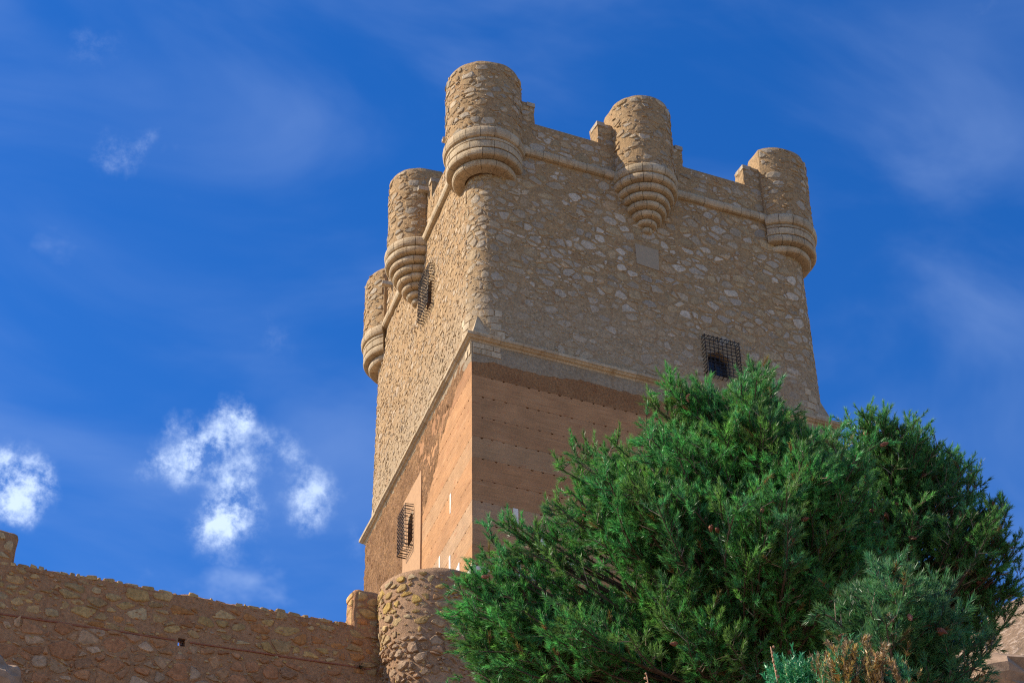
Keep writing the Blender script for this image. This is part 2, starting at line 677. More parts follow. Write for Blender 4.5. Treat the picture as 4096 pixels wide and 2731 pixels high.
def make_stones(surf, box, size, asp, shrink, hgt, palette, rnd, reject=None, drop=.1, colfn=None, wvar=.55, hfn=None, minarea=.004):
    """returns a list of dicts (verts, faces, col, area, centre, normal)"""
    u0, u1, v0, v1 = box
    n = int((u1 - u0) * (v1 - v0) / (size * size * asp))
    # jittered rows keep the loose courses of rubble
    pts, wts = [], []
    rows = max(1, int((v1 - v0) / size))
    per = max(1, int(n / rows))
    for r in range(rows):
        for c in range(per):
            u = u0 + (c + .5 + .5 * (r % 2) + rnd.uniform(-.42, .42)) * (u1 - u0) / per
            v = v0 + (r + .5 + rnd.uniform(-.36, .36)) * (v1 - v0) / rows
            if u > u1:
                u -= (u1 - u0)
            pts.append((u, v))
            wts.append(rnd.uniform(-wvar, wvar) * size * size * (1 if rnd.random() < .7 else 1.5))
    out = []
    for poly, (pu, pv) in zip(cells(pts, wts, box, asp), pts):
        if poly is None or rnd.random() < drop:
            continue
        A = .5 * sum(poly[k][0] * poly[(k + 1) % len(poly)][1] - poly[(k + 1) % len(poly)][0] * poly[k][1] for k in range(len(poly)))
        if abs(A) < minarea:
            continue
        cu = sum(p[0] for p in poly) / len(poly)
        cv = sum(p[1] for p in poly) / len(poly)
        if reject and reject(cu, cv, max(p[0] for p in poly) - cu, max(p[1] for p in poly) - cv):
            continue
        k = rnd.uniform(*shrink)
        g = .012 + .02 * rnd.random()       # mortar joint
        pl = []
        for (a, b) in poly:
            r = math.hypot(a - cu, b - cv) + 1e-6
            f = max(.25, k - g / r)
            pl.append((cu + (a - cu) * f, cv + (b - cv) * f))
        # two corner cuts round the outline, then jitter
        ch = []
        m = len(pl)
        q1, q2 = rnd.uniform(.09, .24), rnd.uniform(.76, .91)
        for i in range(m):
            a, b = pl[i], pl[(i + 1) % m]
            if math.hypot(a[0] - b[0], a[1] - b[1]) < .03:
                ch.append(((a[0] + b[0]) / 2, (a[1] + b[1]) / 2))
                continue
            ch.append((a[0] + (b[0] - a[0]) * q1, a[1] + (b[1] - a[1]) * q1))
            ch.append((a[0] + (b[0] - a[0]) * q2, a[1] + (b[1] - a[1]) * q2))
        if len(ch) < 3:
            continue
        js = .035 * math.sqrt(abs(A))
        ch = [(a + rnd.uniform(-js, js), b + rnd.uniform(-js, js)) for a, b in ch]
        m = len(ch)
        h = rnd.uniform(*hgt)
        if hfn:
            h *= hfn(cu, cv)
        V = [surf(a, b, -.06) for a, b in ch]
        V += [surf(a, b, h * rnd.uniform(.25, .5)) for a, b in ch]
        s2 = rnd.uniform(.74, .9)
        tu, tv = rnd.uniform(-.25, .25) * h, rnd.uniform(-.25, .25) * h
        wd = max(abs(a - cu) for a, b in ch) + 1e-6
        ht = max(abs(b - cv) for a, b in ch) + 1e-6
        V += [surf(cu + (a - cu) * s2, cv + (b - cv) * s2, h * rnd.uniform(.78, 1.0) + tu * (a - cu) / wd + tv * (b - cv) / ht) for a, b in ch]
        V.append(surf(cu + rnd.uniform(-.2, .2) * wd, cv + rnd.uniform(-.2, .2) * ht, h * rnd.uniform(.95, 1.15)))
        Fc = []
        for i in range(m):
            j = (i + 1) % m
            Fc.append((i, j, m + j, m + i))
            Fc.append((m + i, m + j, 2 * m + j, 2 * m + i))
            Fc.append((2 * m + i, 2 * m + j, 3 * m))
        col = np.array(palette[rnd.randrange(len(palette))]) * rnd.uniform(.82, 1.16)
        if colfn:
            col = colfn(cu, cv, col)
        c3 = np.array(surf(cu, cv, h))
        nrm = c3 - np.array(surf(cu, cv, 0))
        nrm /= np.linalg.norm(nrm) + 1e-9
        out.append(dict(v=V, f=Fc, c=col, a=abs(A), p=c3, n=nrm))
    return out


def make_chips(surf, box, per_m2, size, hgt, palette, rnd, reject=None, colfn=None):
    """small pinning stones pressed into the mortar"""
    u0, u1, v0, v1 = box
    out = []
    for _ in range(int((u1 - u0) * (v1 - v0) * per_m2)):
        cu, cv = rnd.uniform(u0, u1), rnd.uniform(v0, v1)
        r = rnd.uniform(*size)
        if reject and reject(cu, cv, r, r):
            continue
        m = rnd.randint(5, 7)
        a0, tilt, asp = rnd.random() * 6, rnd.uniform(-.5, .5), rnd.uniform(1.2, 2.4)
        pl = []
        for i in range(m):
            a = a0 + 6.283 * i / m + rnd.uniform(-.3, .3)
            x, y = r * math.cos(a) * rnd.uniform(.75, 1.1), r / asp * math.sin(a) * rnd.uniform(.75, 1.1)
            pl.append((cu + x - y * tilt, cv + y + x * tilt * .5))
        h = rnd.uniform(*hgt)
        V = [surf(a, b, -.04) for a, b in pl] + [surf(cu + (a - cu) * .85, cv + (b - cv) * .85, h * rnd.uniform(.6, 1)) for a, b in pl] + [surf(cu, cv, h)]
        Fc = []
        for i in range(m):
            j = (i + 1) % m
            Fc += [(i, j, m + j, m + i), (m + i, m + j, 2 * m)]
        col = np.array(palette[rnd.randrange(len(palette))]) * rnd.uniform(.82, 1.2)
        if colfn:
            col = colfn(cu, cv, col)
        out.append(dict(v=V, f=Fc, c=col, a=0.0, p=np.array(V[-1]), n=np.array([0, -1.0, 0])))
    return out


TREE_POLY = [(1005, 1330), (1240, 1120), (1300, 1030), (1480, 900), (1560, 850), (1770, 840), (1830, 935), (1960, 930), (2100, 960), (2260, 1090), (2350, 1240), (2350, 1568), (1050, 1568)]


def in_poly(x, y, P):
    r = False
    for i in range(len(P)):
        (x0, y0), (x1, y1) = P[i], P[i - 1]
        if (y0 > y) != (y1 > y) and x < (x1 - x0) * (y - y0) / (y1 - y0) + x0:
            r = not r
    return r


def shows(st):
    """rough share of the picture a stone takes: only decides which stones become objects of their own"""
    x, y = proj(st['p'])
    if not (0 < x < W and 0 < y < H) or in_poly(x / K, y / K, TREE_POLY):
        return 0
    v = CAM - st['p']
    d = np.linalg.norm(v)
    return st['a'] * max(0.0, float(st['n'] @ v) / d) / d ** 2


def emit(groups, mat, budget, name='stone', rest='small_stones'):
    """groups: list of (parent, stones). The largest in view become parts, the rest one stuff mesh per parent"""
    allst = [(shows(s), gi, si) for gi, (p, ss) in enumerate(groups) for si, s in enumerate(ss)]
    allst.sort(reverse=True)
    pick = set((gi, si) for w, gi, si in allst[:budget] if w > 0)
    for gi, (p, ss) in enumerate(groups):
        mb = MB()
        for si, s in enumerate(ss):
            if (gi, si) in pick:
                mesh_obj(name, s['v'], s['f'], mat, p, col=s['c'])
            else:
                mb.add(s['v'], s['f'], s['c'])
        if mb.n:
            mb.build(rest, mat, p, kind='stuff')


R_ = random.Random(11)
PAL_KEEP = [(0.42, 0.335, 0.225), (0.385, 0.30, 0.195), (0.46, 0.38, 0.275), (0.40, 0.285, 0.155), (0.38, 0.255, 0.135), (0.35, 0.275, 0.185), (0.42, 0.295, 0.165), (0.37, 0.305, 0.225), (0.49, 0.415, 0.31), (0.39, 0.28, 0.15)]
PAL_KEEP = [tuple(.96 * np.array(c) + .10 * np.array((0.41, 0.28, 0.15))) for c in PAL_KEEP]
PAL_TUR = [(0.42, 0.32, 0.205), (0.39, 0.28, 0.165), (0.45, 0.35, 0.225), (0.39, 0.255, 0.125), (0.36, 0.245, 0.13), (0.34, 0.28, 0.20), (0.42, 0.34, 0.24), (0.40, 0.27, 0.14)]

# ------------------------------------------------------------------ keep: windows (s range, z range, grille depth)
WIN_R = dict(s=(9.02, 9.92), z=(13.98, 15.02), gs=(8.82, 10.2), gz=(13.86, 15.46), dep=.25)
WIN_U = dict(s=(5.2 * -1 - .62, -5.2), z=(18.25, 19.42), gs=(-6.2, -4.88), gz=(17.95, 19.76), dep=.22)
WIN_L = dict(s=(-7.42, -6.83), z=(9.1, 10.28), gs=(-7.66, -6.72), gz=(8.82, 10.42), dep=.3)

# turret places
MIDR, MIDL = 6.95, -7.35
CT = {}


def corner_centre(i, c):
    p = CORN[i]
    d0 = (p - CORN[i - 1]) / np.linalg.norm(p - CORN[i - 1])
    q = CORN[(i + 1) % 4]
    d1 = (q - p) / np.linalg.norm(q - p)
    n0, n1 = np.array([d0[1], -d0[0]]), np.array([d1[1], -d1[0]])
    m = (n0 + n1) / (1 + n0 @ n1)
    return p - m * c, n0, n1


# merlon ranges along s (both sides of every turret)
TUR_S = [(-SIDE_L, 1.95, 'c'), (MIDL, 1.16, 'm'), (0.0, 1.97, 'c'), (MIDR, 1.16, 'm'), (SIDE_R, 2.02, 'c')]
MERL = []
for s_, r_, k_ in TUR_S:
    MERL.append((s_ - r_ - .62, s_ - r_ + .25, s_ - r_ - .62))
    MERL.append((s_ + r_ - .25, s_ + r_ + .62, s_ + r_ + .62))
MERL = [m for m in MERL if m[0] > -SIDE_L + .3 and m[1] < SIDE_R - .3]


def in_merlon(s):
    return any(a <= s <= b for a, b, _ in MERL)


# ------------------------------------------------------------------ keep: upper wall surface with window openings
upper = empty('upper_wall', (7, 7, 13))
upper.parent = keep
upper.matrix_parent_inverse = Matrix.Translation((-7, -7, 0))


def wall_grid(surf, ss, zs, holes, disp, seed):
    ss = sorted(set(np.round(np.concatenate([ss] + [np.array(h['s']) for h in holes]), 4)))
    zs = sorted(set(np.round(np.concatenate([zs] + [np.array(h['z']) for h in holes]), 4)))
    SS, ZZ = np.meshgrid(ss, zs, indexing='ij')
    DD = disp * 2 * fbm(np.stack([SS * 2.3 + seed, ZZ * 2.3, SS * 0 + seed * 1.7], -1), 3)
    for h in holes:
        DD[(SS > h['s'][0] - .01) & (SS < h['s'][1] + .01) & (ZZ > h['z'][0] - .01) & (ZZ < h['z'][1] + .01)] = 0
    V = [surf(s, z, DD[i, j]) for i, s in enumerate(ss) for j, z in enumerate(zs)]
    nz_ = len(zs)
    Fc = []
    for i in range(len(ss) - 1):
        for j in range(nz_ - 1):
            cs, cz = (ss[i] + ss[i + 1]) / 2, (zs[j] + zs[j + 1]) / 2
            if any(h['s'][0] < cs < h['s'][1] and h['z'][0] < cz < h['z'][1] for h in holes):
                continue
            Fc.append((i * nz_ + j, (i + 1) * nz_ + j, (i + 1) * nz_ + j + 1, i * nz_ + j + 1))
    return V, Fc


ZP = 23.5
s_all = np.arange(-SIDE_L - 6, SIDE_R + 6.01, .16)
V, Fc = wall_grid(keep_up, s_all, np.arange(ZS, ZP + .01, .175), [WIN_R, WIN_U], .025, 3.0)
mesh_obj('mortar_face', V, Fc, M['mortar'], upper, smooth=True)
# parapet thickness: coping and inner face
V, Fc = [], []
for i, s in enumerate(s_all):
    V += [keep_up(s, ZP, 0.0), keep_up(s, ZP + .02 * R_.random(), -.06), keep_up(s, ZP + .02 * R_.random(), -.55), keep_up(s, 22.3, -.6)]
    if i:
        k = 4 * i
        for j in range(3):
            Fc.append((k - 4 + j, k + j, k + j + 1, k - 3 + j))
mesh_obj('parapet_coping', V, Fc, M['mortar'], upper)
# solid core behind both storeys
V, Fc = [], []
cs_ = np.linspace(-SIDE_L - LEN[3] / 2, -SIDE_L - LEN[3] / 2 + PER, 121)[:-1]
for s in cs_:
    V += [keep_up(s, -7, -.42), keep_up(s, 22.4, -.50)]
n_ = len(cs_)
for i in range(n_):
    j = (i + 1) % n_
    Fc.append((2 * i, 2 * j, 2 * j + 1, 2 * i + 1))
Fc.append(tuple(2 * i + 1 for i in range(n_)))
mesh_obj('wall_core', V, Fc, M['core'], keep)
# back faces that the camera never meets still close the volume
V, Fc = [], []
bs_ = np.arange(SIDE_R + 5.5, SIDE_R + 5.5 + PER - SIDE_R - SIDE_L - 11, .5)
for s in bs_:
    V += [keep_up(s, -7, -.02), keep_up(s, ZP, -.02)]
for i in range(len(bs_) - 1):
    Fc.append((2 * i, 2 * i + 2, 2 * i + 3, 2 * i + 1))
mesh_obj('rear_wall', V, Fc, M['mortar'], keep)

GROUPS = []


def rej_upper(s, z, hw, hh):
    for h in (WIN_R, WIN_U):
        if h['s'][0] - hw - .03 < s < h['s'][1] + hw + .03 and h['z'][0] - hh - .03 < z < h['z'][1] + hh + .03:
            return True
    if 6.40 - hw * .8 < s < 7.36 + hw * .8 and 18.05 - hh < z < 19.05 + hh:
        return True
    if 21.7 < z < 22.2 and True:
        return True
    for c in SC[:3]:
        if abs(s - c) < .75 - (z - 13.1) * .6 and z < 14.3:
            return True
    if z + hh > ZP and not (in_merlon(s - hw * .6) and in_merlon(s + hw * .6)):
        return True
    for t_, r_, k_ in TUR_S:           # hidden inside the turrets
        if abs(s - t_) < r_ - .35 and z > 21.2:
            return True
    return False


def col_upper(s, z, c):
    k = max(0.0, min(1.0, (16.6 - z) / 2.2))
    k = max(k, .6 * max(0.0, min(1.0, (2.2 - abs(s)) / 1.2)))
    return c * (1 - .6 * k) + np.array((0.40, 0.30, 0.185)) * (.6 * k)


def h_upper(s, z):
    k = max(0.0, min(1.0, (17.2 - z) / 3.0))
    return 1 - .62 * k


st_r = make_stones(keep_up, (-.8, 14.9, 13.1, 24.5), .225, 1.5, (.70, .94), (.010, .030), PAL_KEEP, R_, rej_upper, .15, col_upper, hfn=h_upper, wvar=.8)
st_r += make_chips(keep_up, (-.8, 14.9, 13.1, 24.5), 20, (.03, .075), (.012, .028), PAL_KEEP, R_, rej_upper, col_upper)
PAL_L = [tuple(.6 * np.array(c) + .4 * np.array((0.42, 0.275, 0.14))) for c in PAL_KEEP]
st_l = make_stones(keep_up, (-14.9, -.8, 13.1, 24.5), .18, 1.35, (.55, .90), (.008, .032), PAL_L, R_, rej_upper, .34, col_upper, wvar=.85)
st_l += make_chips(keep_up, (-14.9, -.8, 13.1, 24.5), 20, (.03, .08), (.012, .035), PAL_L, R_, rej_upper, col_upper)
GROUPS.append((upper, st_r + st_l))

# ------------------------------------------------------------------ merlons
for a, b, e in MERL:
    V, Fc = [], []
    su, sv, sw = 5, 6, 4
    lo, hi = a, b
    top = 24.48 + R_.uniform(-.05, .08)
    inner = (a + b) / 2
    for i in range(su + 1):
        for j in range(sv + 1):
            for k in range(sw + 1):
                s = lo + (hi - lo) * i / su
                z = ZP - .08 + (top - ZP + .08) * j / sv
                d = -.62 + .622 * k / sw
                jt = .022 if j else 0
                V.append(keep_up(s + R_.uniform(-jt, jt) * 1.3, z + R_.uniform(-jt, jt), d + R_.uniform(-jt, jt) * .6))
    idx = lambda i, j, k: (i * (sv + 1) + j) * (sw + 1) + k
    for i in range(su):
        for j in range(sv):
            Fc.append((idx(i, j, sw), idx(i + 1, j, sw), idx(i + 1, j + 1, sw), idx(i, j + 1, sw)))
            Fc.append((idx(i, j, 0), idx(i, j + 1, 0), idx(i + 1, j + 1, 0), idx(i + 1, j, 0)))
        for k in range(sw):
            Fc.append((idx(i, sv, k), idx(i, sv, k + 1), idx(i + 1, sv, k + 1), idx(i + 1, sv, k)))
    for j in range(sv):
        for k in range(sw):
            Fc.append((idx(0, j, k), idx(0, j, k + 1), idx(0, j + 1, k + 1), idx(0, j + 1, k)))
            Fc.append((idx(su, j, k), idx(su, j + 1, k), idx(su, j + 1, k + 1), idx(su, j, k + 1)))
    mesh_obj('merlon', V, Fc, M['mortar'], keep)
    # the cap stone
    mb = MB()
    e0, e1 = (a - .02, a + .30) if e == a else (b - .30, b + .02)
    vv = [keep_up(s, z, d) for z in (top - .17, top + .02) for s in (e0, e1) for d in (-.5, .05)]
    mb.add(vv, [(0, 1, 3, 2), (4, 6, 7, 5), (0, 4, 5, 1), (2, 3, 7, 6), (0, 2, 6, 4), (1, 5, 7, 3)], (0.42, 0.34, 0.24))
    mb.build('cap_stone', M['ashlar'], keep)

# glass railing panels behind the parapet between the merlons
ends = sorted(MERL)
for (a0, b0, e0), (a1, b1, e1) in zip(ends[:-1], ends[1:]):
    if a1 - b0 < 1.2:
        continue
    q = [keep_up(s, z, d) for z in (ZP - .05, ZP + .30) for s in (b0 + .03, a1 - .03) for d in (-.30, -.285)]
    mesh_obj('glass_railing', q, [(0, 1, 3, 2), (4, 6, 7, 5), (0, 4, 5, 1), (2, 3, 7, 6), (0, 2, 6, 4), (1, 5, 7, 3)], M['glass'], keep)


# ------------------------------------------------------------------ carved blocks: swept profiles
def sweep_block(surf, s0, s1, prof, n, gap=.006):
    """closed block between s0 and s1; prof = outline of (d, z) pairs"""
    V, Fc = [], []
    m = len(prof)
    for i in range(n + 1):
        s = s0 + gap + (s1 - s0 - 2 * gap) * i / n
        V += [surf(s, z, d) for d, z in prof]
    for i in range(n):
        for k in range(m):
            l = (k + 1) % m
            Fc.append((i * m + k, (i + 1) * m + k, (i + 1) * m + l, i * m + l))
    Fc.append(tuple(range(m))[::-1])
    Fc.append(tuple(n * m + k for k in range(m)))
    return V, Fc


def torus_prof(z0, z1, d0, bulge, n=6):
    p = [(-.25, z0), ]
    for i in range(n + 1):
        t = math.pi * i / n
        p.append((d0 + bulge * math.sin(t) ** .75, z0 + .01 + (z1 - z0 - .02) * (1 - math.cos(t)) / 2))
    p.append((-.25, z1))
    return p


LIME = [(0.46, 0.355, 0.22), (0.43, 0.33, 0.205), (0.48, 0.38, 0.245), (0.45, 0.34, 0.21), (0.41, 0.315, 0.195)]


def lime():
    return np.array(LIME[R_.randrange(len(LIME))]) * R_.uniform(.97, 1.15)


cornice = empty('cornice', (7, 0, 22))
cornice.parent = keep
cornice.matrix_parent_inverse = Matrix.Translation((-7, -7, 0))
for s0, s1 in ((-SIDE_L + 1.6, MIDL - 1.05), (MIDL + 1.05, -1.6), (1.6, MIDR - 1.05), (MIDR + 1.05, SIDE_R - 1.6)):
    s = s0
    while s < s1 - .05:
        L = min(R_.choice((.38, .5, .62, .72, .8)), s1 - s)
        if s1 - s - L < .25:
            L = s1 - s
        dz = R_.uniform(-.012, .012)
        V, Fc = sweep_block(keep_up, s, s + L, torus_prof(21.79 + dz, 22.18 + dz, .06, .13 + R_.uniform(-.015, .015)), 2, .007)
        mesh_obj('cornice_block', V, Fc, M['ashlar'], cornice, col=lime())
        s += L

string = empty('string_course', (7, 0, 13))
string.parent = keep
string.matrix_parent_inverse = Matrix.Translation((-7, -7, 0))
SP = [(-.2, 12.84), (.03, 12.84), (.06, 12.90), (.13, 12.93), (.17, 12.98), (.21, 13.0), (.22, 13.10), (.19, 13.13), (-.2, 13.20)]
for s0, s1 in ((-SIDE_L - 2, -SIDE_L), (-SIDE_L, 0.0), (0.0, SIDE_R), (SIDE_R, SIDE_R + 2)):
    s = s0
    while s < s1 - .05:
        L = R_.uniform(.7, 1.3)
        if s1 - s - L < .5:
            L = s1 - s
        V, Fc = sweep_block(keep_sharp, s, s + L, SP, 1, 0.0)
        V2 = []
        m = len(SP)
        for i, e in enumerate((s, s + L)):
            ed = e + (.003 if i == 0 else -.003)
            jz, jd = R_.uniform(-.010, .010), R_.uniform(-.016, .008)
            if any(abs(e - c) < 1e-6 for c in SC):
                V2 += [keep_sharp(e, z, d) for d, z in SP]
            else:
                V2 += [keep_lo(ed, z + jz, d + jd + R_.uniform(-.006, .006)) for d, z in SP]
        mesh_obj('moulding_block', V2, Fc, M['ashlar'], string, col=lime() * .97)
        s += L

# corner spurs (square to round), of coursed ashlar
for ci in (0, 1, 2):
    sc = SC[ci]
    ap = np.array(keep_up(sc, 14.22, .012))
    base = np.array(keep_sharp(sc, 13.14, -.02))
    for sg in (-1, 1):
        tb = np.array(keep_up(sc + sg * .80, 13.14, .006))
        ins = np.array(keep_up(sc + sg * .3, 13.14, -.35))
        lev = [0, .34, .68, 1.0]
        for k in range(3):
            f0, f1 = lev[k] + .004, lev[k + 1] - .004
            q = [base + (ap - base) * f0, tb + (ap - tb) * f0, base + (ap - base) * f1, tb + (ap - tb) * f1]
            off = (ins - (base + tb) / 2) * .6
            v = q + [p + off for p in q]
            mesh_obj('spur_block', v, [(0, 1, 3, 2), (5, 4, 6, 7), (1, 5, 7, 3), (4, 0, 2, 6), (2, 3, 7, 6), (4, 5, 1, 0)], M['ashlar'], keep, col=lime() * R_.uniform(.97, 1.05))


# ------------------------------------------------------------------ turrets
def polar(c):
    def f(s, z, d=0.0, R=1.0):
        return (c[0] + (R + d) * math.cos(s / R), c[1] + (R + d) * math.sin(s / R), z)
    return f


def ring_blocks(parent, c, a0, a1, Rr, z0, z1, bulge, L):
    """one course of curved blocks from angle a0 to a1"""
    n = max(2, int(round(Rr * (a1 - a0) / L)))
    cuts = [a0 + (a1 - a0) * (i + (R_.uniform(-.14, .14) if 0 < i < n else 0)) / n for i in range(n + 1)]
    fn = lambda s, z, d: (c[0] + (Rr + d) * math.cos(s), c[1] + (Rr + d) * math.sin(s), z)
    for i in range(n):
        dz = R_.uniform(-.008, .008)
        prof = torus_prof(z0 + dz, z1 + dz, 0.0, bulge + R_.uniform(-.01, .01))
        prof[0] = (-.34 if Rr > .45 else -Rr * .8, prof[0][1])
        prof[-1] = (-.34 if Rr > .45 else -Rr * .8, prof[-1][1])
        V, Fc = sweep_block(fn, cuts[i], cuts[i + 1], prof, 4, .008 / Rr)
        mesh_obj('ring_block', V, Fc, M['ashlar'], parent, col=lime())


def turret(c, a0, a1, R, top, n0, n1, deep, name_seed, rings, label=None):
    """c plan centre; arc from a0 to a1 (outside); n0, n1 outward wall normals at its two ends"""
    t = empty('turret', (c[0], c[1], 22))
    t.parent = keep
    t.matrix_parent_inverse = Matrix.Translation((-7, -7, 0))
    if label:
        t['label'] = label
    arc = np.linspace(a0, a1, 41)
    zs = np.linspace(22.0, top, 22)
    rr = random.Random(name_seed)
    plan = [np.array([c[0] + R * math.cos(a), c[1] + R * math.sin(a)]) for a in arc]
    p0, p1 = plan[0], plan[-1]
    plan += [p1 - n1 * deep * .5, p1 - n1 * deep]
    inner = [np.array([c[0] + (R - .5) * math.cos(a), c[1] + (R - .5) * math.sin(a)]) for a in np.linspace(a1 - .25, a0 + .25, 9)]
    plan += inner + [p0 - n0 * deep, p0 - n0 * deep * .5]
    m = len(plan)
    V, Fc = [], []
    PL = np.array(plan)
    ND = .05 * fbm(np.stack([np.tile(PL[:, 0] * 2.6, (len(zs), 1)), np.tile(PL[:, 1] * 2.6, (len(zs), 1)), np.tile((zs * 2.6)[:, None], (1, m))], -1), 3)
    for iz, z in enumerate(zs):
        for k, p in enumerate(plan):
            d = ND[iz, k]
            rd = p - c
            rd /= np.linalg.norm(rd)
            shrink = -.05 if iz == len(zs) - 1 else 0
            zz = z + (.10 * float(fbm(np.array([p[0] * 1.7, p[1] * 1.7, 4.0]), 3)) if iz == len(zs) - 1 else 0)
            V.append((p[0] + rd[0] * (d + shrink), p[1] + rd[1] * (d + shrink), zz))
    for iz in range(len(zs) - 1):
        for k in range(m):
            l = (k + 1) % m
            Fc.append((iz * m + k, iz * m + l, (iz + 1) * m + l, (iz + 1) * m + k))
    Fc.append(tuple((len(zs) - 1) * m + k for k in range(m)))
    mesh_obj('drum', V, Fc, M['mortar'], t)
    f = lambda s, z, d: (c[0] + (R + d) * math.cos(s / R), c[1] + (R + d) * math.sin(s / R), z)
    st = make_stones(f, (a0 * R + .02, a1 * R - .02, 22.02, top - .08), .20, 1.5, (.66, .92), (.015, .05), PAL_TUR, rr, None, .24, wvar=.8)
    st += make_chips(f, (a0 * R + .02, a1 * R - .02, 22.06, top - .1), 20, (.03, .07), (.012, .03), PAL_TUR, rr)
    # the flat cut ends
    GROUPS.append((t, st))
    for (Rr, z0, z1, bul, L) in rings:
        ring_blocks(t, c, a0, a1, Rr, z0, z1, bul, L)
    return t


RING_C = [(1.39, 21.58, 22.06, .12, .52), (1.385, 21.44, 21.58, .015, .66), (1.375, 21.12, 21.44, .018, .5), (1.31, 20.78, 21.12, .085, .46), (1.05, 20.46, 20.78, .12, .54)]
for ci, c_off, top, lab, dx in ((1, .76, 25.28, 'tall corner turret with three carved rings beneath it', 0), (2, .93, 25.42, 'corner turret standing against the open sky above the pines', 0), (0, .90, 24.95, 'far corner turret with a broken sloping top', 0)):
    c, n0, n1 = corner_centre(ci, c_off)
    # where the drum meets the wall plane on each side
    Rb = 1.40
    h = math.acos(max(-1, min(1, c_off / Rb)))
    an0, an1 = math.atan2(n0[1], n0[0]), math.atan2(n1[1], n1[0])
    while an1 < an0:
        an1 += 2 * math.pi
    turret(c, an0 - h, an1 + h, Rb, top, n0, n1, .8, 40 + ci, RING_C, lab)
RING_M = [(1.16, 21.62, 22.06, .13, .42), (1.13, 21.29, 21.62, .13, .42), (.96, 20.98, 21.29, .13, .42), (.81, 20.69, 20.98, .13, .40), (.65, 20.40, 20.69, .13, .40), (.47, 20.12, 20.40, .12, .38), (.28, 19.88, 20.12, .12, .40), (.12, 19.62, 19.88, .10, .5)]
for ms, lab, top in ((MIDR, 'round turret on a stepped cone of carved rings above the shaded wall', 25.46), (MIDL, 'round turret on a stepped cone of carved rings above the sunlit wall', 25.55)):
    p, n = keep_plan(ms, 0)
    c = p - n * .11
    an = math.atan2(n[1], n[0])
    turret(c, an - 1.60, an + 1.60, 1.16, top, n, n, .62, 50 + int(ms), RING_M, lab)

# water spouts by the turrets on the sunlit side
for s_, z_ in ((-2.72, 23.98), (-6.05, 24.3), (-11.35, 23.6)):
    mb = MB()
    q = []
    for d in (-.25, .42):
        w = .11 if d < 0 else .085
        for (ds, dz) in ((-w, -.1), (w, -.1), (w, .1), (w * .45, .1), (w * .45, -.01), (-w * .45, -.01), (-w * .45, .1), (-w, .1)):
            q.append(keep_up(s_ + ds, z_ + dz * (1 if d < 0 else .8), d))
    fc = [(i, (i + 1) % 8, 8 + (i + 1) % 8, 8 + i) for i in range(8)] + [(0, 7, 6, 5, 4, 3, 2, 1), (8, 9, 10, 11, 12, 13, 14, 15)]
    mesh_obj('water_spout', q, fc, M['ashlar'], keep, col=(0.50, 0.42, 0.31))


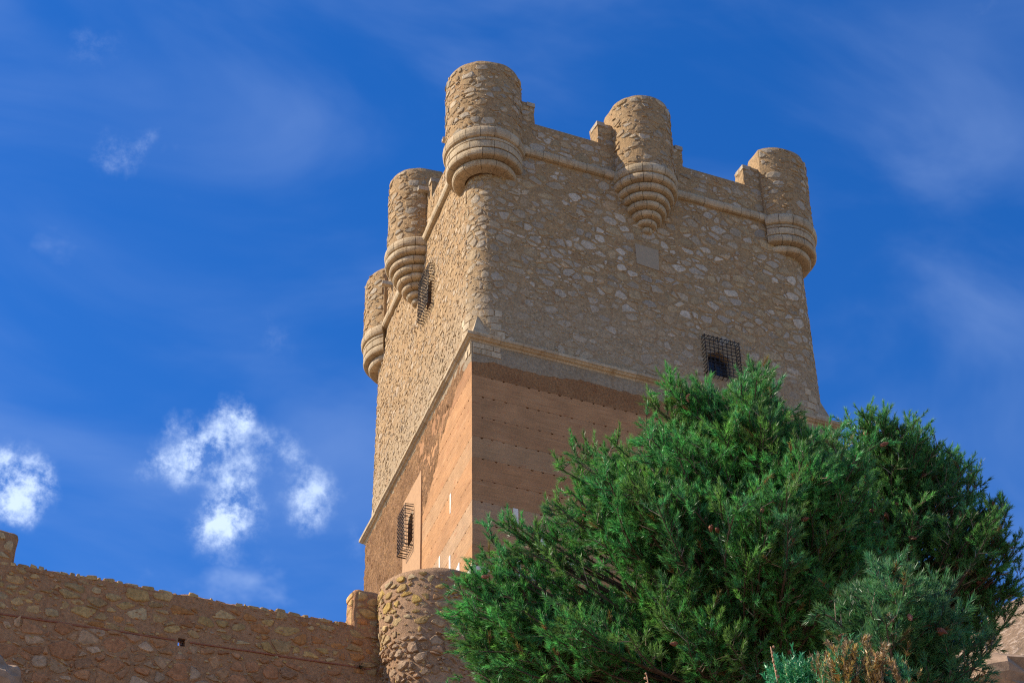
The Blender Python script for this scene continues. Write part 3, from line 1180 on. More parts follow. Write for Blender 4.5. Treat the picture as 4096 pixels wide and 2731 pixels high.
# ------------------------------------------------------------------ windows and iron cages
def window(surf, h, wood, seed, arch=.12):
    s0, s1 = h['s']
    z0, z1 = h['z']
    w = empty('window', tuple(surf((s0 + s1) / 2, z0, 0)))
    w.parent = keep
    w.matrix_parent_inverse = Matrix.Translation((-7, -7, 0))
    dp = -.36
    # reveal
    V = [surf(s, z, d) for d in (.004, dp) for s, z in ((s0, z0), (s1, z0), (s1, z1), (s0, z1))]
    mesh_obj('reveal', V, [(0, 1, 5, 4), (1, 2, 6, 5), (2, 3, 7, 6), (3, 0, 4, 7)], M['rough'] if wood else M['patch'], w)
    # arched head: spandrel stones in the two upper corners
    for sg in (0, 1):
        pts = []
        for i in range(7):
            t = i / 6
            ss = (s0 + (s1 - s0) * .5 * t) if sg == 0 else (s1 - (s1 - s0) * .5 * t)
            pts.append((ss, z1 - arch * (1 - t) ** 1.8 * 1.6))
        cnr = (s0 if sg == 0 else s1, z1)
        out = [cnr] + pts
        V = [surf(a, b, .002) for a, b in out] + [surf(a, b, dp + .02) for a, b in out]
        m = len(out)
        fc = [tuple(range(m)), tuple(range(m, 2 * m))[::-1]] + [(i, (i + 1) % m, m + (i + 1) % m, m + i) for i in range(m)]
        mesh_obj('arch_stone', V, fc, M['patch'], w)
    # leaf with frame and pane
    V = [surf(s, z, d) for d in (dp + .02, dp + .05) for s, z in ((s0, z0), (s1, z0), (s1, z1), (s0, z1))]
    bf = [(0, 1, 2, 3), (4, 5, 6, 7), (0, 1, 5, 4), (1, 2, 6, 5), (2, 3, 7, 6), (3, 0, 4, 7)]
    mesh_obj('shutter' if wood else 'pane', V, bf, M['wood'] if wood else M['pane'], w)
    fw = .045
    sm = (s0 + s1) / 2
    for (a0, a1, b0, b1) in ((s0, s0 + fw, z0, z1), (s1 - fw, s1, z0, z1), (s0 + fw, s1 - fw, z0, z0 + fw), (s0 + fw, s1 - fw, z1 - fw, z1), (sm - fw / 2, sm + fw / 2, z0 + fw, z1 - fw)):
        V = [surf(s, z, d) for d in (dp + .051, dp + .09) for s, z in ((a0, b0), (a1, b0), (a1, b1), (a0, b1))]
        mesh_obj('frame_bar', V, bf, M['frame'], w)
    # cage
    g = empty('window_grille', tuple(surf((h['gs'][0] + h['gs'][1]) / 2, h['gz'][0], h['dep'])))
    g.parent = keep
    g.matrix_parent_inverse = Matrix.Translation((-7, -7, 0))
    rr = random.Random(seed)
    r = .0135
    ga, gb = h['gs']
    za, zb = h['gz']
    D_ = h['dep']
    nv = int(round((gb - ga) / .17)) + 1
    nh = int(round((zb - za) / .155)) + 1
    for i in range(nv):
        s = ga + (gb - ga) * i / (nv - 1)
        j = lambda: rr.uniform(-.004, .004)
        up = [surf(s + j(), za - .03, -.08), surf(s + j(), za, D_), surf(s, za + .02, D_ + .004), surf(s + j(), (za + zb) / 2, D_ + j()), surf(s, zb - .02, D_ + .004), surf(s + j(), zb + .03, D_ + .02), surf(s + j(), zb + .05, -.08)]
        V, Fc = tube_geo(up, [r] * len(up), 4)
        mesh_obj('grille_bar', V, Fc, M['iron'], g)
    for i in range(nh):
        z = za + .03 + (zb - za - .06) * i / (nh - 1)
        pts = [surf(ga - .01, z - .03, -.08), surf(ga - .01, z, D_ + .022), surf(ga + .02, z, D_ + .028), surf((ga + gb) / 2, z + rr.uniform(-.006, .006), D_ + .03), surf(gb - .02, z, D_ + .028), surf(gb + .01, z, D_ + .022), surf(gb + .01, z - .03, -.08)]
        V, Fc = tube_geo(pts, [r] * len(pts), 4)
        mesh_obj('grille_bar', V, Fc, M['iron'], g)


window(keep_up, WIN_R, False, 1)
window(keep_up, WIN_U, True, 2)
LEFT_D = .055
window(lambda s, z, d: keep_lo(s, z, d + LEFT_D), WIN_L, True, 3)

# plain rendered patch under the middle turret
pp = [(6.44, 18.12), (7.33, 18.05), (7.36, 19.0), (6.42, 19.04)]
V = [keep_up(s, z, .022) for s, z in pp] + [keep_up(s, z, -.05) for s, z in pp]
mesh_obj('rendered_patch', V, [(0, 1, 2, 3), (7, 6, 5, 4), (0, 4, 5, 1), (1, 5, 6, 2), (2, 6, 7, 3), (3, 7, 4, 0)], M['patch'], keep)

# ------------------------------------------------------------------ lower storey: rammed earth lifts with putlog holes
lower = empty('lower_wall', (7, 7, 0))
lower.parent = keep
lower.matrix_parent_inverse = Matrix.Translation((-7, -7, 0))
ROW0, LIFT = 11.52, .80
EARTH = [(0.43, 0.225, 0.10), (0.42, 0.215, 0.094), (0.44, 0.235, 0.107), (0.43, 0.225, 0.098), (0.435, 0.23, 0.104)]


def lift(side, z0, z1, smax, col, holes=True, rag=False, lo_ext=0.0):
    """one lift: an outline with half-round holes along its top edge, pushed back 0.3 m with a mitre at the corner"""
    rr = random.Random(int(z0 * 100) + (7 if side > 0 else 0))
    off = rr.uniform(-.003, .003)
    g = .0025
    top = []
    if holes:
        s = .36 + rr.uniform(-.04, .04)
        while s < smax - .3:
            if rr.random() < .9:
                w, dp = rr.uniform(.035, .06), rr.uniform(.03, .055)
                top += [(s - w, z1 - g), (s - w * .8, z1 - g - dp * .7), (s - w * .2, z1 - g - dp), (s + w * .4, z1 - g - dp * .85), (s + w, z1 - g)]
            s += .41 + rr.uniform(-.05, .05)
    elif rag:
        s = .0
        top = []
        while s < smax - .2:
            s += rr.uniform(.12, .3)
            top.append((s, z1 + rr.uniform(-.08, .05)))
    else:
        top = []
    out = [(0.0, z0 + g), (smax, z0 + g), (smax, z1 - g)] + top[::-1] + [(0.0, z1 - g)]
    # a slightly broken arris at the corner
    edge = [(rr.uniform(0, .012), z1 - (z1 - z0) * k / 5) for k in range(1, 5)]
    out = out + edge
    V = [keep_lo(side * s, z, off) for s, z in out]
    V += [keep_lo(side * (max(s, .32) if s < .35 else s), z, -.32) for s, z in out]
    m = len(out)
    Fc = [tuple(range(m)), tuple(range(m, 2 * m))[::-1]] + [(i, m + i, m + (i + 1) % m, (i + 1) % m) for i in range(m)]
    if side < 0:
        Fc = [q[::-1] for q in Fc]
    mesh_obj('earth_lift', V, Fc, M['toprough'] if z1 > 12 and side > 0 else M['earth'], lower, col=col)


for side, smax in ((1, SIDE_R), (-1, 6.4)):
    lift(side, ROW0, 12.78, smax, (0.355, 0.18, 0.08), holes=False)
    k = 0
    z = ROW0
    while z > 2.0:
        c = np.array(EARTH[R_.randrange(len(EARTH))])
        if k in (6, ):
            c = np.array((0.42, 0.265, 0.145))
        if k in (3, 7):
            c = np.array((0.42, 0.245, 0.12))
        lift(side, z - LIFT, z, smax, c * R_.uniform(.95, 1.05))
        z -= LIFT
        k += 1
    lift(side, -7, z, smax, (0.37, 0.2, 0.1), holes=False)

# eroded pebbly face on the sunlit side (hidden behind the lifts where they are whole)
V, Fc = [], []
ss = np.arange(-SIDE_L - 2.0, -.5, .11)
zs = np.arange(-7, 12.95, .13)
zs = zs[(zs > 2.5) | (np.arange(len(zs)) % 6 == 0)]
holes_l = [dict(s=WIN_L['s'], z=WIN_L['z'])]


SS, ZZ = np.meshgrid(ss, zs, indexing='ij')
n1 = fbm(np.stack([SS * .9, ZZ * .9, SS * 0 + 1], -1), 3)
n2 = fbm(np.stack([SS * 6, ZZ * 6, SS * 0 + 2], -1), 3)
# upper band follows the masonry; wide far part all the way down
m1 = (ZZ - (11.75 - np.maximum(0, -SS - 1.6) * .62) + n1 * 1.1) / .5
m2 = (-SS - 6.1 + n1 * .8) / .35
mm = np.clip(np.maximum(m1, m2), 0, 1)
DD = -.10 + .115 * mm + .16 * n2 * mm
V = [keep_lo(s, z, DD[i, j]) for i, s in enumerate(ss) for j, z in enumerate(zs)]
nz_ = len(zs)
for i in range(len(ss) - 1):
    for j in range(nz_ - 1):
        cs, cz = (ss[i] + ss[i + 1]) / 2, (zs[j] + zs[j + 1]) / 2
        if WIN_L['s'][0] - .2 < cs < WIN_L['s'][1] + .2 and WIN_L['z'][0] - .2 < cz < WIN_L['z'][1] + .2:
            continue
        Fc.append((i * nz_ + j, (i + 1) * nz_ + j, (i + 1) * nz_ + j + 1, i * nz_ + j + 1))
mesh_obj('eroded_face', V, Fc, M['rough'], lower, smooth=False)
# end wall of the lower storey round the far corners
V = [keep_lo(SIDE_R + .001, z, 0) for z in (-7, 12.9)] + [keep_lo(SIDE_R + 6, z, 0) for z in (-7, 12.9)]
mesh_obj('flank_wall', V, [(0, 2, 3, 1)], M['rough'], lower)

# rendered panel round the lower window, with its opening
pw = dict(s=(-8.1, -5.80), z=(6.9, 11.32))
V, Fc = wall_grid(lambda s, z, d: keep_lo(s, z, d + LEFT_D), np.linspace(pw['s'][0], pw['s'][1], 16), np.linspace(pw['z'][0], pw['z'][1], 26), holes_l, .006, 8.0)
mesh_obj('rendered_panel', V, Fc, M['panel'], lower, smooth=True)
for (sa, za, sb, zb) in ((-5.80, 6.9, -5.80, 11.32), (-5.8, 11.32, -8.1, 11.32), (-8.1, 11.32, -8.1, 6.9)):
    V = [keep_lo(sa, za, LEFT_D), keep_lo(sb, zb, LEFT_D), keep_lo(sb, zb, -.1), keep_lo(sa, za, -.1)]
    mesh_obj('panel_edge', V, [(0, 1, 2, 3)], M['panel'], lower)

# white plaster strips left on the earth
STRIPS = [(1, [(1.40, 6.72), (1.575, 6.72), (1.575, 6.03), (1.40, 6.03)]), (1, [(2.32, 5.89), (2.49, 5.89), (2.50, 5.2), (2.34, 5.2)]),
          (1, [(1.50, 5.17), (1.63, 5.17), (1.64, 4.45), (1.50, 4.45)]), (1, [(0.015, 4.37), (3.6, 4.40), (3.6, 4.26), (0.14, 4.22), (0.12, 3.5), (0.015, 3.5)]),
          (1, [(3.15, 5.2), (3.6, 5.2), (3.6, 5.1), (3.15, 5.08)]),
          (-1, [(2.30, 8.32), (2.44, 8.32), (2.42, 7.58), (2.34, 7.58)]), (-1, [(3.55, 6.66), (3.66, 6.66), (3.66, 6.0), (3.52, 6.0)]),
          (-1, [(2.34, 6.02), (2.50, 6.02), (2.50, 5.3), (2.30, 5.3)]), (-1, [(1.34, 5.2), (1.42, 5.2), (2.02, 5.02), (1.90, 4.6), (1.30, 4.6)]),
          (-1, [(0.015, 4.45), (0.10, 4.40), (0.72, 4.3), (0.72, 3.6), (0.015, 3.6)])]
for side, pts in STRIPS:
    m = len(pts)
    V = [keep_lo(side * s, z, .016) for s, z in pts] + [keep_lo(side * s, z, -.03) for s, z in pts]
    mesh_obj('plaster_strip', V, [tuple(range(m)), tuple(range(m, 2 * m))[::-1]] + [(i, m + i, m + (i + 1) % m, (i + 1) % m) for i in range(m)], M['white'], lower)

# masonry band under the string course
V, Fc = [], []
ss = np.concatenate([np.arange(-SIDE_L - 1.9, -.01, .07), [0.0], np.arange(.06, SIDE_R, .07), [SIDE_R], np.arange(SIDE_R + .15, SIDE_R + 2, .15)])
for s in ss:
    n1 = float(fbm(np.array([s * 1.3, 2.0, 5.0]), 3)) * .3 + float(fbm(np.array([s * 7, 2.0, 5.0]), 2)) * .14
    zb = (12.08 + min(s, 4) * .05 if s >= 0 else 12.15 + min(-s, 4) * .17) + n1
    zb = min(zb, 12.8)
    for j in range(6):
        z = zb + (12.9 - zb) * j / 5
        V.append(keep_sharp(s, z, .016 + (0 if j else -.014) + .014 * float(fbm(np.array([s * 3, z * 3, 1.])))))
for i in range(len(ss) - 1):
    for j in range(5):
        Fc.append((i * 6 + j, (i + 1) * 6 + j, (i + 1) * 6 + j + 1, i * 6 + j + 1))
mesh_obj('masonry_band', V, Fc, mat_mortar('band_mortar', (0.36, 0.285, 0.19), (0.31, 0.235, 0.15), (0.29, 0.17, 0.075), None, 9.0, .35), lower, smooth=True)

# ashlar facing slabs beside the corners
SLABS = [(.03, 12.62, .42, .2), (.46, 12.62, .3, .2), (.03, 12.38, .28, .22), (.33, 12.38, .34, .22), (.69, 12.38, .36, .22), (.78, 12.62, .24, .2),
         (-.36, 12.62, .33, .2), (-.25, 12.40, .22, .2), (-.62, 12.46, .24, .3)]
for s, z, w, h in SLABS:
    q = [(s + .004, z + .004), (s + w - .004, z + .004), (s + w - .004, z + h - .004), (s + .004, z + h - .004)]
    V = [keep_lo(a, b, .045) for a, b in q] + [keep_lo(a, b, -.02) for a, b in q]
    mesh_obj('ashlar_slab', V, [(0, 1, 2, 3), (7, 6, 5, 4), (0, 4, 5, 1), (1, 5, 6, 2), (2, 6, 7, 3), (3, 7, 4, 0)], M['ashlar'], lower, col=lime() * 1.06)
for sc, sgn in ((0.0, 1), (0.0, -1), (SIDE_R, -1), (-SIDE_L, 1)):
    for (a, z, w, h) in ((.78, 13.26, .42, .27), (.62, 13.56, .46, .27), (.46, 13.86, .5, .27), (.3, 14.16, .44, .25), (.80, 14.14, .3, .26)):
        if R_.random() < .15:
            continue
        a0_, a1_ = sc + sgn * a, sc + sgn * (a + w)
        n = 4
        V = [keep_up(a0_ + (a1_ - a0_) * i / n, zz, d) for i in range(n + 1) for zz, d in ((z, -.04), (z, .022), (z + h - .01, .022), (z + h - .01, -.04))]
        Fc = [(i * 4 + k, i * 4 + 4 + k, i * 4 + 4 + (k + 1) % 4, i * 4 + (k + 1) % 4) for i in range(n) for k in range(4)] + [(0, 1, 2, 3), (n * 4 + 3, n * 4 + 2, n * 4 + 1, n * 4)]
        mesh_obj('ashlar_slab', V, Fc, M['ashlar'], upper, col=lime() * 1.05)

emit(GROUPS, M['stone'], 300)

# ------------------------------------------------------------------ curtain wall
CY = -7.0
cur = empty('curtain_wall', (-11, CY + .3, -6), 'low reddish rubble wall with a square peephole, running to the ruined round tower', 'wall')
cur['kind'] = 'thing'
HOLE = dict(s=(-10.67, -10.49), z=(-3.88, -3.67))
CX0, CX1 = -19.5, -5.0


def cur_top(x):
    return -2.45 + .012 * (x + 10) + .10 * float(fbm(np.array([x * 2.1, 0, 9.0]), 3)) + .05 * float(fbm(np.array([x * 6.1, 3, 9.0]), 2))


def cur_s(x, z, d=0.0):
    return (x, CY - d, z)


ss = np.arange(CX0, CX1 + .01, .14)
zs = np.concatenate([np.arange(-9.0, -2.75, .14), [-2.62]])
V, Fc = wall_grid(cur_s, ss, zs, [HOLE], .03, 12.0)
mesh_obj('mortar_face', V, Fc, M['wallmortar'], cur, smooth=True)
# ragged top
V, Fc = [], []
for i, x in enumerate(np.arange(CX0, CX1 + .01, .07)):
    t = cur_top(x)
    j = R_.uniform(-.02, .02)
    V += [(x, CY - .005, -2.66), (x, CY - .012 + j, t - .05), (x, CY + .06, t + j), (x, CY + .55, t + .02 + j), (x, CY + .6, -2.66)]
    if i:
        k = 5 * i
        for q in range(4):
            Fc.append((k - 5 + q, k + q, k + q + 1, k - 4 + q))
mesh_obj('wall_top', V, Fc, M['wallmortar'], cur)
# body of the wall behind the face, with the splayed loop through it
(h0, h1), (g0, g1) = HOLE['s'], HOLE['z']
mb = MB()
yb = CY + .6
yf = CY + .05
mb.box((CX0, yf, -9), (h0, yb, -2.64))
mb.box((h1, yf, -9), (CX1, yb, -2.64))
bz0, bz1 = g0 + .23, g0 + .40
for (za, zb, zc, zd) in ((-9, g0, -9, bz0), (g1, -2.64, bz1, -2.64)):
    mb.add([(h0, yf, za), (h1, yf, za), (h1, yf, zb), (h0, yf, zb), (h0, yb, zc), (h1, yb, zc), (h1, yb, zd), (h0, yb, zd)],
           [(0, 1, 2, 3), (5, 4, 7, 6), (3, 2, 6, 7), (4, 5, 1, 0)])
mb.build('wall_body', M['wallmortar'], cur)
for q in ([(h0, CY, g0), (h1, CY, g0), (h1, yf, g0), (h0, yf, g0)], [(h0, CY, g1), (h1, CY, g1), (h1, yf, g1), (h0, yf, g1)], [(h0, CY, g0), (h0, CY, g1), (h0, yf, g1), (h0, yf, g0)], [(h1, CY, g0), (h1, CY, g1), (h1, yf, g1), (h1, yf, g0)]):
    mesh_obj('loop_lining', q, [(0, 1, 2, 3)], M['wallmortar'], cur)
PAL_UP = [tuple(.78 * np.array(c) * np.array((1.08, 1.0, .85)) + .34 * np.array((0.42, 0.23, 0.09))) for c in [(0.46, 0.31, 0.13), (0.40, 0.29, 0.15), (0.44, 0.31, 0.15), (0.36, 0.24, 0.12), (0.40, 0.17, 0.055), (0.36, 0.15, 0.06), (0.42, 0.33, 0.20), (0.38, 0.26, 0.13), (0.45, 0.30, 0.12)]]
PAL_LO = [tuple(.62 * np.array(c) * np.array((1.08, .98, .85)) + .46 * np.array((0.44, 0.21, 0.09))) for c in [(0.38, 0.21, 0.11), (0.34, 0.16, 0.08), (0.40, 0.25, 0.14), (0.42, 0.31, 0.20), (0.33, 0.15, 0.075), (0.36, 0.19, 0.10), (0.30, 0.18, 0.11), (0.44, 0.35, 0.25)]]


def rej_cur(s, z, hw, hh):
    if h0 - hw - .02 < s < h1 + hw + .02 and g0 - hh - .02 < z < g1 + hh + .02:
        return True
    if abs(z + 3.76 - .035 * (s + 11)) < .04:
        return True
    return z + hh > cur_top(s) + .02


st1 = make_stones(cur_s, (CX0, CX1, -3.78, -2.40), .185, 1.75, (.66, .94), (.012, .04), PAL_UP, R_, rej_cur, .22, wvar=.8)
st2 = make_stones(cur_s, (CX0, CX1, -8.2, -3.80), .225, 1.35, (.70, .97), (.015, .065), PAL_LO, R_, rej_cur, .08, wvar=.85)
st2 += make_chips(cur_s, (-16, CX1, -6.5, -2.5), 24, (.03, .075), (.012, .035), PAL_LO + PAL_UP, R_, rej_cur)
# capping rubble along the top edge
st3 = make_stones(lambda x, v, d: (x, CY + .02 + v * .5, cur_top(x) + d - .02), (CX0, CX1, -.1, 1.1), .24, .95, (.8, .95), (.02, .06), PAL_UP, R_, None, .25)
# red mortar ledge
V, Fc = [], []
for i, x in enumerate(np.arange(CX0, CX1 + .01, .12)):
    z = -3.76 + .035 * (x + 11) + .03 * float(fbm(np.array([x * 2, 1, 1.])))
    w = .028 + .02 * float(fbm(np.array([x * 1.5, 7, 1.])))
    if h0 - .02 < x < h1 + .02:
        w = .004
    dd = .02 + .01 * R_.random()
    V += [(x, CY + .02, z - w), (x, CY - dd, z - w * .7), (x, CY - dd, z + w * .5), (x, CY + .02, z + w)]
    if i:
        k = 4 * i
        for q in range(3):
            Fc.append((k - 4 + q, k + q, k + q + 1, k - 3 + q))
V = [v for v in V]
Fc = [f for f in Fc if not (h0 - .1 < V[f[0]][0] < h1 + .02)]
mesh_obj('mortar_ledge', V, Fc, mat_plain('red_mortar', (0.30, 0.11, 0.06), .95, .1, .25, 9.0), cur)


def rough_block(name, parent, lo, hi, mat, amp, seg=.13, seed=1.0, taper=0.0):
    """subdivided, weathered block (open below)"""
    nx, ny, nz = [max(2, int((hi[i] - lo[i]) / seg)) for i in range(3)]
    ids, V, Fc = {}, [], []

    def vid(i, j, k):
        if (i, j, k) not in ids:
            p = np.array([lo[0] + (hi[0] - lo[0]) * i / nx, lo[1] + (hi[1] - lo[1]) * j / ny, lo[2] + (hi[2] - lo[2]) * k / nz])
            c = (np.array(lo) + np.array(hi)) / 2
            e = (i in (0, nx)) + (j in (0, ny)) + (k == nz)
            q = p + (c - p) * (0.0, 0.0, .05, .10)[e] * (1 if k else 0)
            o = np.array([float(fbm(q * 2.4 + seed * 3.1 + 11 * a, 3)) for a in range(3)])
            q = q + o * amp * 2
            q[0] += taper * (k / nz) * (1 if i > nx / 2 else -1)
            ids[(i, j, k)] = len(V)
            V.append(q)
        return ids[(i, j, k)]
    for i in range(nx):
        for k in range(nz):
            Fc.append((vid(i, 0, k), vid(i + 1, 0, k), vid(i + 1, 0, k + 1), vid(i, 0, k + 1)))
            Fc.append((vid(i, ny, k), vid(i, ny, k + 1), vid(i + 1, ny, k + 1), vid(i + 1, ny, k)))
    for j in range(ny):
        for k in range(nz):
            Fc.append((vid(0, j, k), vid(0, j, k + 1), vid(0, j + 1, k + 1), vid(0, j + 1, k)))
            Fc.append((vid(nx, j, k), vid(nx, j + 1, k), vid(nx, j + 1, k + 1), vid(nx, j, k + 1)))
    for i in range(nx):
        for j in range(ny):
            Fc.append((vid(i, j, nz), vid(i + 1, j, nz), vid(i + 1, j + 1, nz), vid(i, j + 1, nz)))
    return mesh_obj(name, V, Fc, mat, parent, smooth=True)


mer1 = rough_block('merlon', cur, (-16.2, CY + .0, -2.7), (-14.80, CY + .55, -1.68), M['wallmortar'], .05, .12, 1.0, .06)
mer2 = rough_block('merlon', cur, (-6.24, CY - .02, -2.7), (-5.50, CY + .55, -1.36), M['wallmortar'], .035, .12, 2.0)
st4 = make_stones(cur_s, (-16.2, -14.85, -2.45, -1.72), .2, 1.6, (.80, .95), (.02, .05), PAL_UP[3:8], R_, None, .25)
st4 += make_stones(cur_s, (-6.18, -5.56, -2.4, -1.42), .19, 1.5, (.80, .95), (.03, .06), PAL_UP, R_, None, .2)
st4 += make_stones(lambda u, v, d: (-6.24 - d, CY + u, v), (.04, .5, -2.4, -1.42), .19, 1.3, (.80, .95), (.02, .05), PAL_UP, R_, None, .2)
emit([(cur, st1 + st2 + st3 + st4)], M['stone'], 300)

# ------------------------------------------------------------------ ruined round tower
TC2 = np.array([-4.16, -7.57])
rt = empty('round_tower', (TC2[0], TC2[1], -7), 'stubby ruined round rubble tower at the end of the low wall', 'tower')


def rt_R(z):
    return 1.50 - .085 * max(0.0, -2.6 - z) ** 1.25


def rt_s(s, z, d=0.0):
    a = s / 1.5
    r = rt_R(z) + d + .035 * math.sin(3 * a + z)
    return (TC2[0] + r * math.cos(a), TC2[1] + r * math.sin(a), z)


def rt_top(a):
    return -1.50 + .09 * float(fbm(np.array([math.cos(a) * 3, math.sin(a) * 3, 2.0]), 3)) + .05 * math.sin(2 * a + .5)


V, Fc = [], []
na = 96
zs = np.linspace(-8.5, -1.5, 56)
for i in range(na):
    a = 2 * math.pi * i / na
    t = rt_top(a)
    for z in zs:
        zz = -8.5 + (z + 8.5) * (t + 8.5) / 7.0
        d = .015 * math.sin(a * 7 + zz * 3.1) * math.sin(zz * 5 + a * 2)
        V.append(rt_s(a * 1.5, zz, d))
    V.append((TC2[0] + 1.0 * math.cos(a), TC2[1] + 1.0 * math.sin(a), t + .01))
m = len(zs) + 1
for i in range(na):
    j = (i + 1) % na
    for k in range(m - 1):
        Fc.append((i * m + k, j * m + k, j * m + k + 1, i * m + k + 1))
Fc.append(tuple(i * m + m - 1 for i in range(na)))
mesh_obj('mortar_face', V, Fc, mat_mortar('tower_mortar', (0.42, 0.26, 0.145), (0.36, 0.215, 0.12), (0.33, 0.15, 0.06), None, 10.0, .4), rt, smooth=True)
PAL_RT = [(0.45, 0.31, 0.14), (0.42, 0.29, 0.145), (0.45, 0.29, 0.085), (0.42, 0.27, 0.10), (0.38, 0.25, 0.13), (0.45, 0.33, 0.18), (0.38, 0.21, 0.095), (0.43, 0.26, 0.07)]
PAL_RL = [(0.38, 0.245, 0.145), (0.36, 0.215, 0.115), (0.41, 0.285, 0.175), (0.35, 0.205, 0.11), (0.38, 0.255, 0.155)]
rs = lambda s, z, d: rt_s(s, z, d)
c0_, c1_ = 1.5 * math.radians(135), 1.5 * math.radians(385)
s1_ = make_stones(rs, (c0_, c1_, -3.25, -1.53), .165, 1.6, (.66, .92), (.02, .05), PAL_RT, R_, lambda s, z, a, b: z + b > rt_top(s / 1.5) + .02, .22)
s2_ = make_stones(rs, (c0_, c1_, -7.4, -3.27), .15, 1.35, (.72, .97), (.03, .09), PAL_RL, R_, None, .12, wvar=.85)
s2_ += make_chips(rs, (c0_, c1_, -6.5, -1.6), 24, (.03, .07), (.015, .04), PAL_RL + PAL_RT, R_)
emit([(rt, s1_ + s2_)], M['stone'], 300)

# wall going on to the right behind the pines
cr2 = empty('curtain_wall', (5, CY + .3, -6), 'low rubble wall half hidden behind the pine branches beside the round tower', 'wall')
cr2['kind'] = 'thing'
c2_s = lambda x, z, d=0.0: (x, CY - .25 - d, z)
V, Fc = wall_grid(c2_s, np.arange(-3.2, 13, .3), np.concatenate([np.arange(-8.5, -3.2, .3), [-3.2]]), [], .03, 22.0)
mesh_obj('mortar_face', V, Fc, M['wallmortar'], cr2, smooth=True)
V = [(-3.2, CY - .25, -3.2), (13, CY - .25, -3.2), (13, CY + .3, -3.15), (-3.2, CY + .3, -3.15), (-3.2, CY + .3, -8.5), (13, CY + .3, -8.5)]
mesh_obj('wall_top', V, [(0, 1, 2, 3), (3, 2, 5, 4)], M['wallmortar'], cr2)
s3_ = make_stones(c2_s, (-3.0, 13, -7.5, -3.22), .27, 1.5, (.82, .96), (.03, .07), PAL_LO, R_, None, .1)
emit([(cr2, s3_)], M['stone'], 40)


# ------------------------------------------------------------------ vegetation
def fast_mesh(name, V, tri, mat, parent, col, kind=None):
    me = bpy.data.meshes.new(name)
    c = V.mean(0)
    V = (V - c).astype(np.float32)
    nt = len(tri)
    me.vertices.add(len(V))
    me.vertices.foreach_set('co', V.ravel())
    me.loops.add(nt * 3)
    me.loops.foreach_set('vertex_index', tri.astype(np.int32).ravel())
    me.polygons.add(nt)
    me.polygons.foreach_set('loop_start', np.arange(0, nt * 3, 3, dtype=np.int32))
    me.update(calc_edges=True)
    a = me.color_attributes.new('col', 'FLOAT_COLOR', 'POINT')
    cc = np.ones((len(V), 4), np.float32)
    cc[:, :3] = col
    a.data.foreach_set('color', cc.ravel())
    me.materials.append(mat)
    o = bpy.data.objects.new(name, me)
    o.location = c
    LOC[o.name] = tuple(c)
    _link(o, parent)
    if kind:
        o['kind'] = kind
    return o


NR = np.random.default_rng(21)


def unit(a):
    return a / (np.linalg.norm(a, axis=-1, keepdims=True) + 1e-9)


def needles(p0, p1, col, per_m, length, width, ang=(25, 55), tipcol=None):
    """thin tapered leaves set round each shoot p0 -> p1"""
    L = np.linalg.norm(p1 - p0, axis=1)
    cnt = np.maximum(3, (L * per_m).astype(int))
    idx = np.repeat(np.arange(len(L)), cnt)
    n = len(idx)
    t = NR.random(n)
    ax = unit(p1 - p0)[idx]
    r = unit(np.cross(ax, NR.normal(size=(n, 3))))
    a = np.radians(NR.uniform(*ang, n))[:, None]
    a = a * (1.05 - .5 * t[:, None] ** 2)
    d = ax * np.cos(a) + r * np.sin(a)
    base = p0[idx] + (p1 - p0)[idx] * t[:, None]
    ln = length * NR.uniform(.7, 1.2, n)[:, None]
    w = unit(np.cross(d, NR.normal(size=(n, 3)))) * (width * NR.uniform(.7, 1.2, n))[:, None]
    sag = np.array([0, 0, -1.0]) * ln * NR.uniform(-.05, .12, n)[:, None]
    V = np.empty((n, 3, 3))
    V[:, 0] = base - w * .5
    V[:, 1] = base + w * .5 + d * ln * .1
    V[:, 2] = base + d * ln + sag
    tri = np.arange(n)[:, None] * 3 + np.array([[0, 1, 2]])
    c = col[idx] * NR.uniform(.75, 1.25, (n, 1))
    C4 = np.repeat(c[:, None, :], 3, 1)
    if tipcol is not None:
        C4[:, 2] = C4[:, 2] * .5 + np.array(tipcol) * .5 * (.4 + .6 * t[:, None])
    return V.reshape(-1, 3), tri, C4.reshape(-1, 3)


def bez(a, b, c, d, n):
    t = np.linspace(0, 1, n)[:, None]
    return a * (1 - t) ** 3 + 3 * b * t * (1 - t) ** 2 + 3 * c * t * t * (1 - t) + d * t ** 3


# one cone shape, shared
def cone_mesh():
    V, Fc = [], []
    nr, ns = 9, 10
    for i in range(nr + 1):
        t = i / nr
        r = .024 * math.sin(math.pi * min(.98, (t * .86 + .12)) ** .8)
        for k in range(ns):
            a = 2 * math.pi * (k + .5 * (i % 2)) / ns
            b = 1.16 if (i + k) % 2 else .88
            V.append((r * b * math.cos(a), r * b * math.sin(a), t * .092))
    for i in range(nr):
        for k in range(ns):
            Fc.append((i * ns + k, i * ns + (k + 1) % ns, (i + 1) * ns + (k + 1) % ns, (i + 1) * ns + k))
    Fc.append(tuple(range(ns))[::-1])
    Fc.append(tuple(nr * ns + k for k in range(ns)))
    me = bpy.data.meshes.new('pine_cone')
    me.from_pydata(V, [], Fc)
    me.materials.append(M['cone'])
    return me


CONE = cone_mesh()


def sample_poly(P, n, rnd):
    xs = [p[0] for p in P]
    ys = [p[1] for p in P]
    out = []
    while len(out) < n:
        x, y = rnd.uniform(min(xs), max(xs)), rnd.uniform(min(ys), max(ys))
        if in_poly(x, y, P):
            out.append((x, y))
    return out


def edge_dist(x, y, P):
    b = 1e9
    for i in range(len(P)):
        a, c = np.array(P[i - 1], float), np.array(P[i], float)
        q = np.array([x, y]) - a
        e = c - a
        t = max(0, min(1, (q @ e) / (e @ e)))
        b = min(b, np.linalg.norm(q - e * t))
    return b


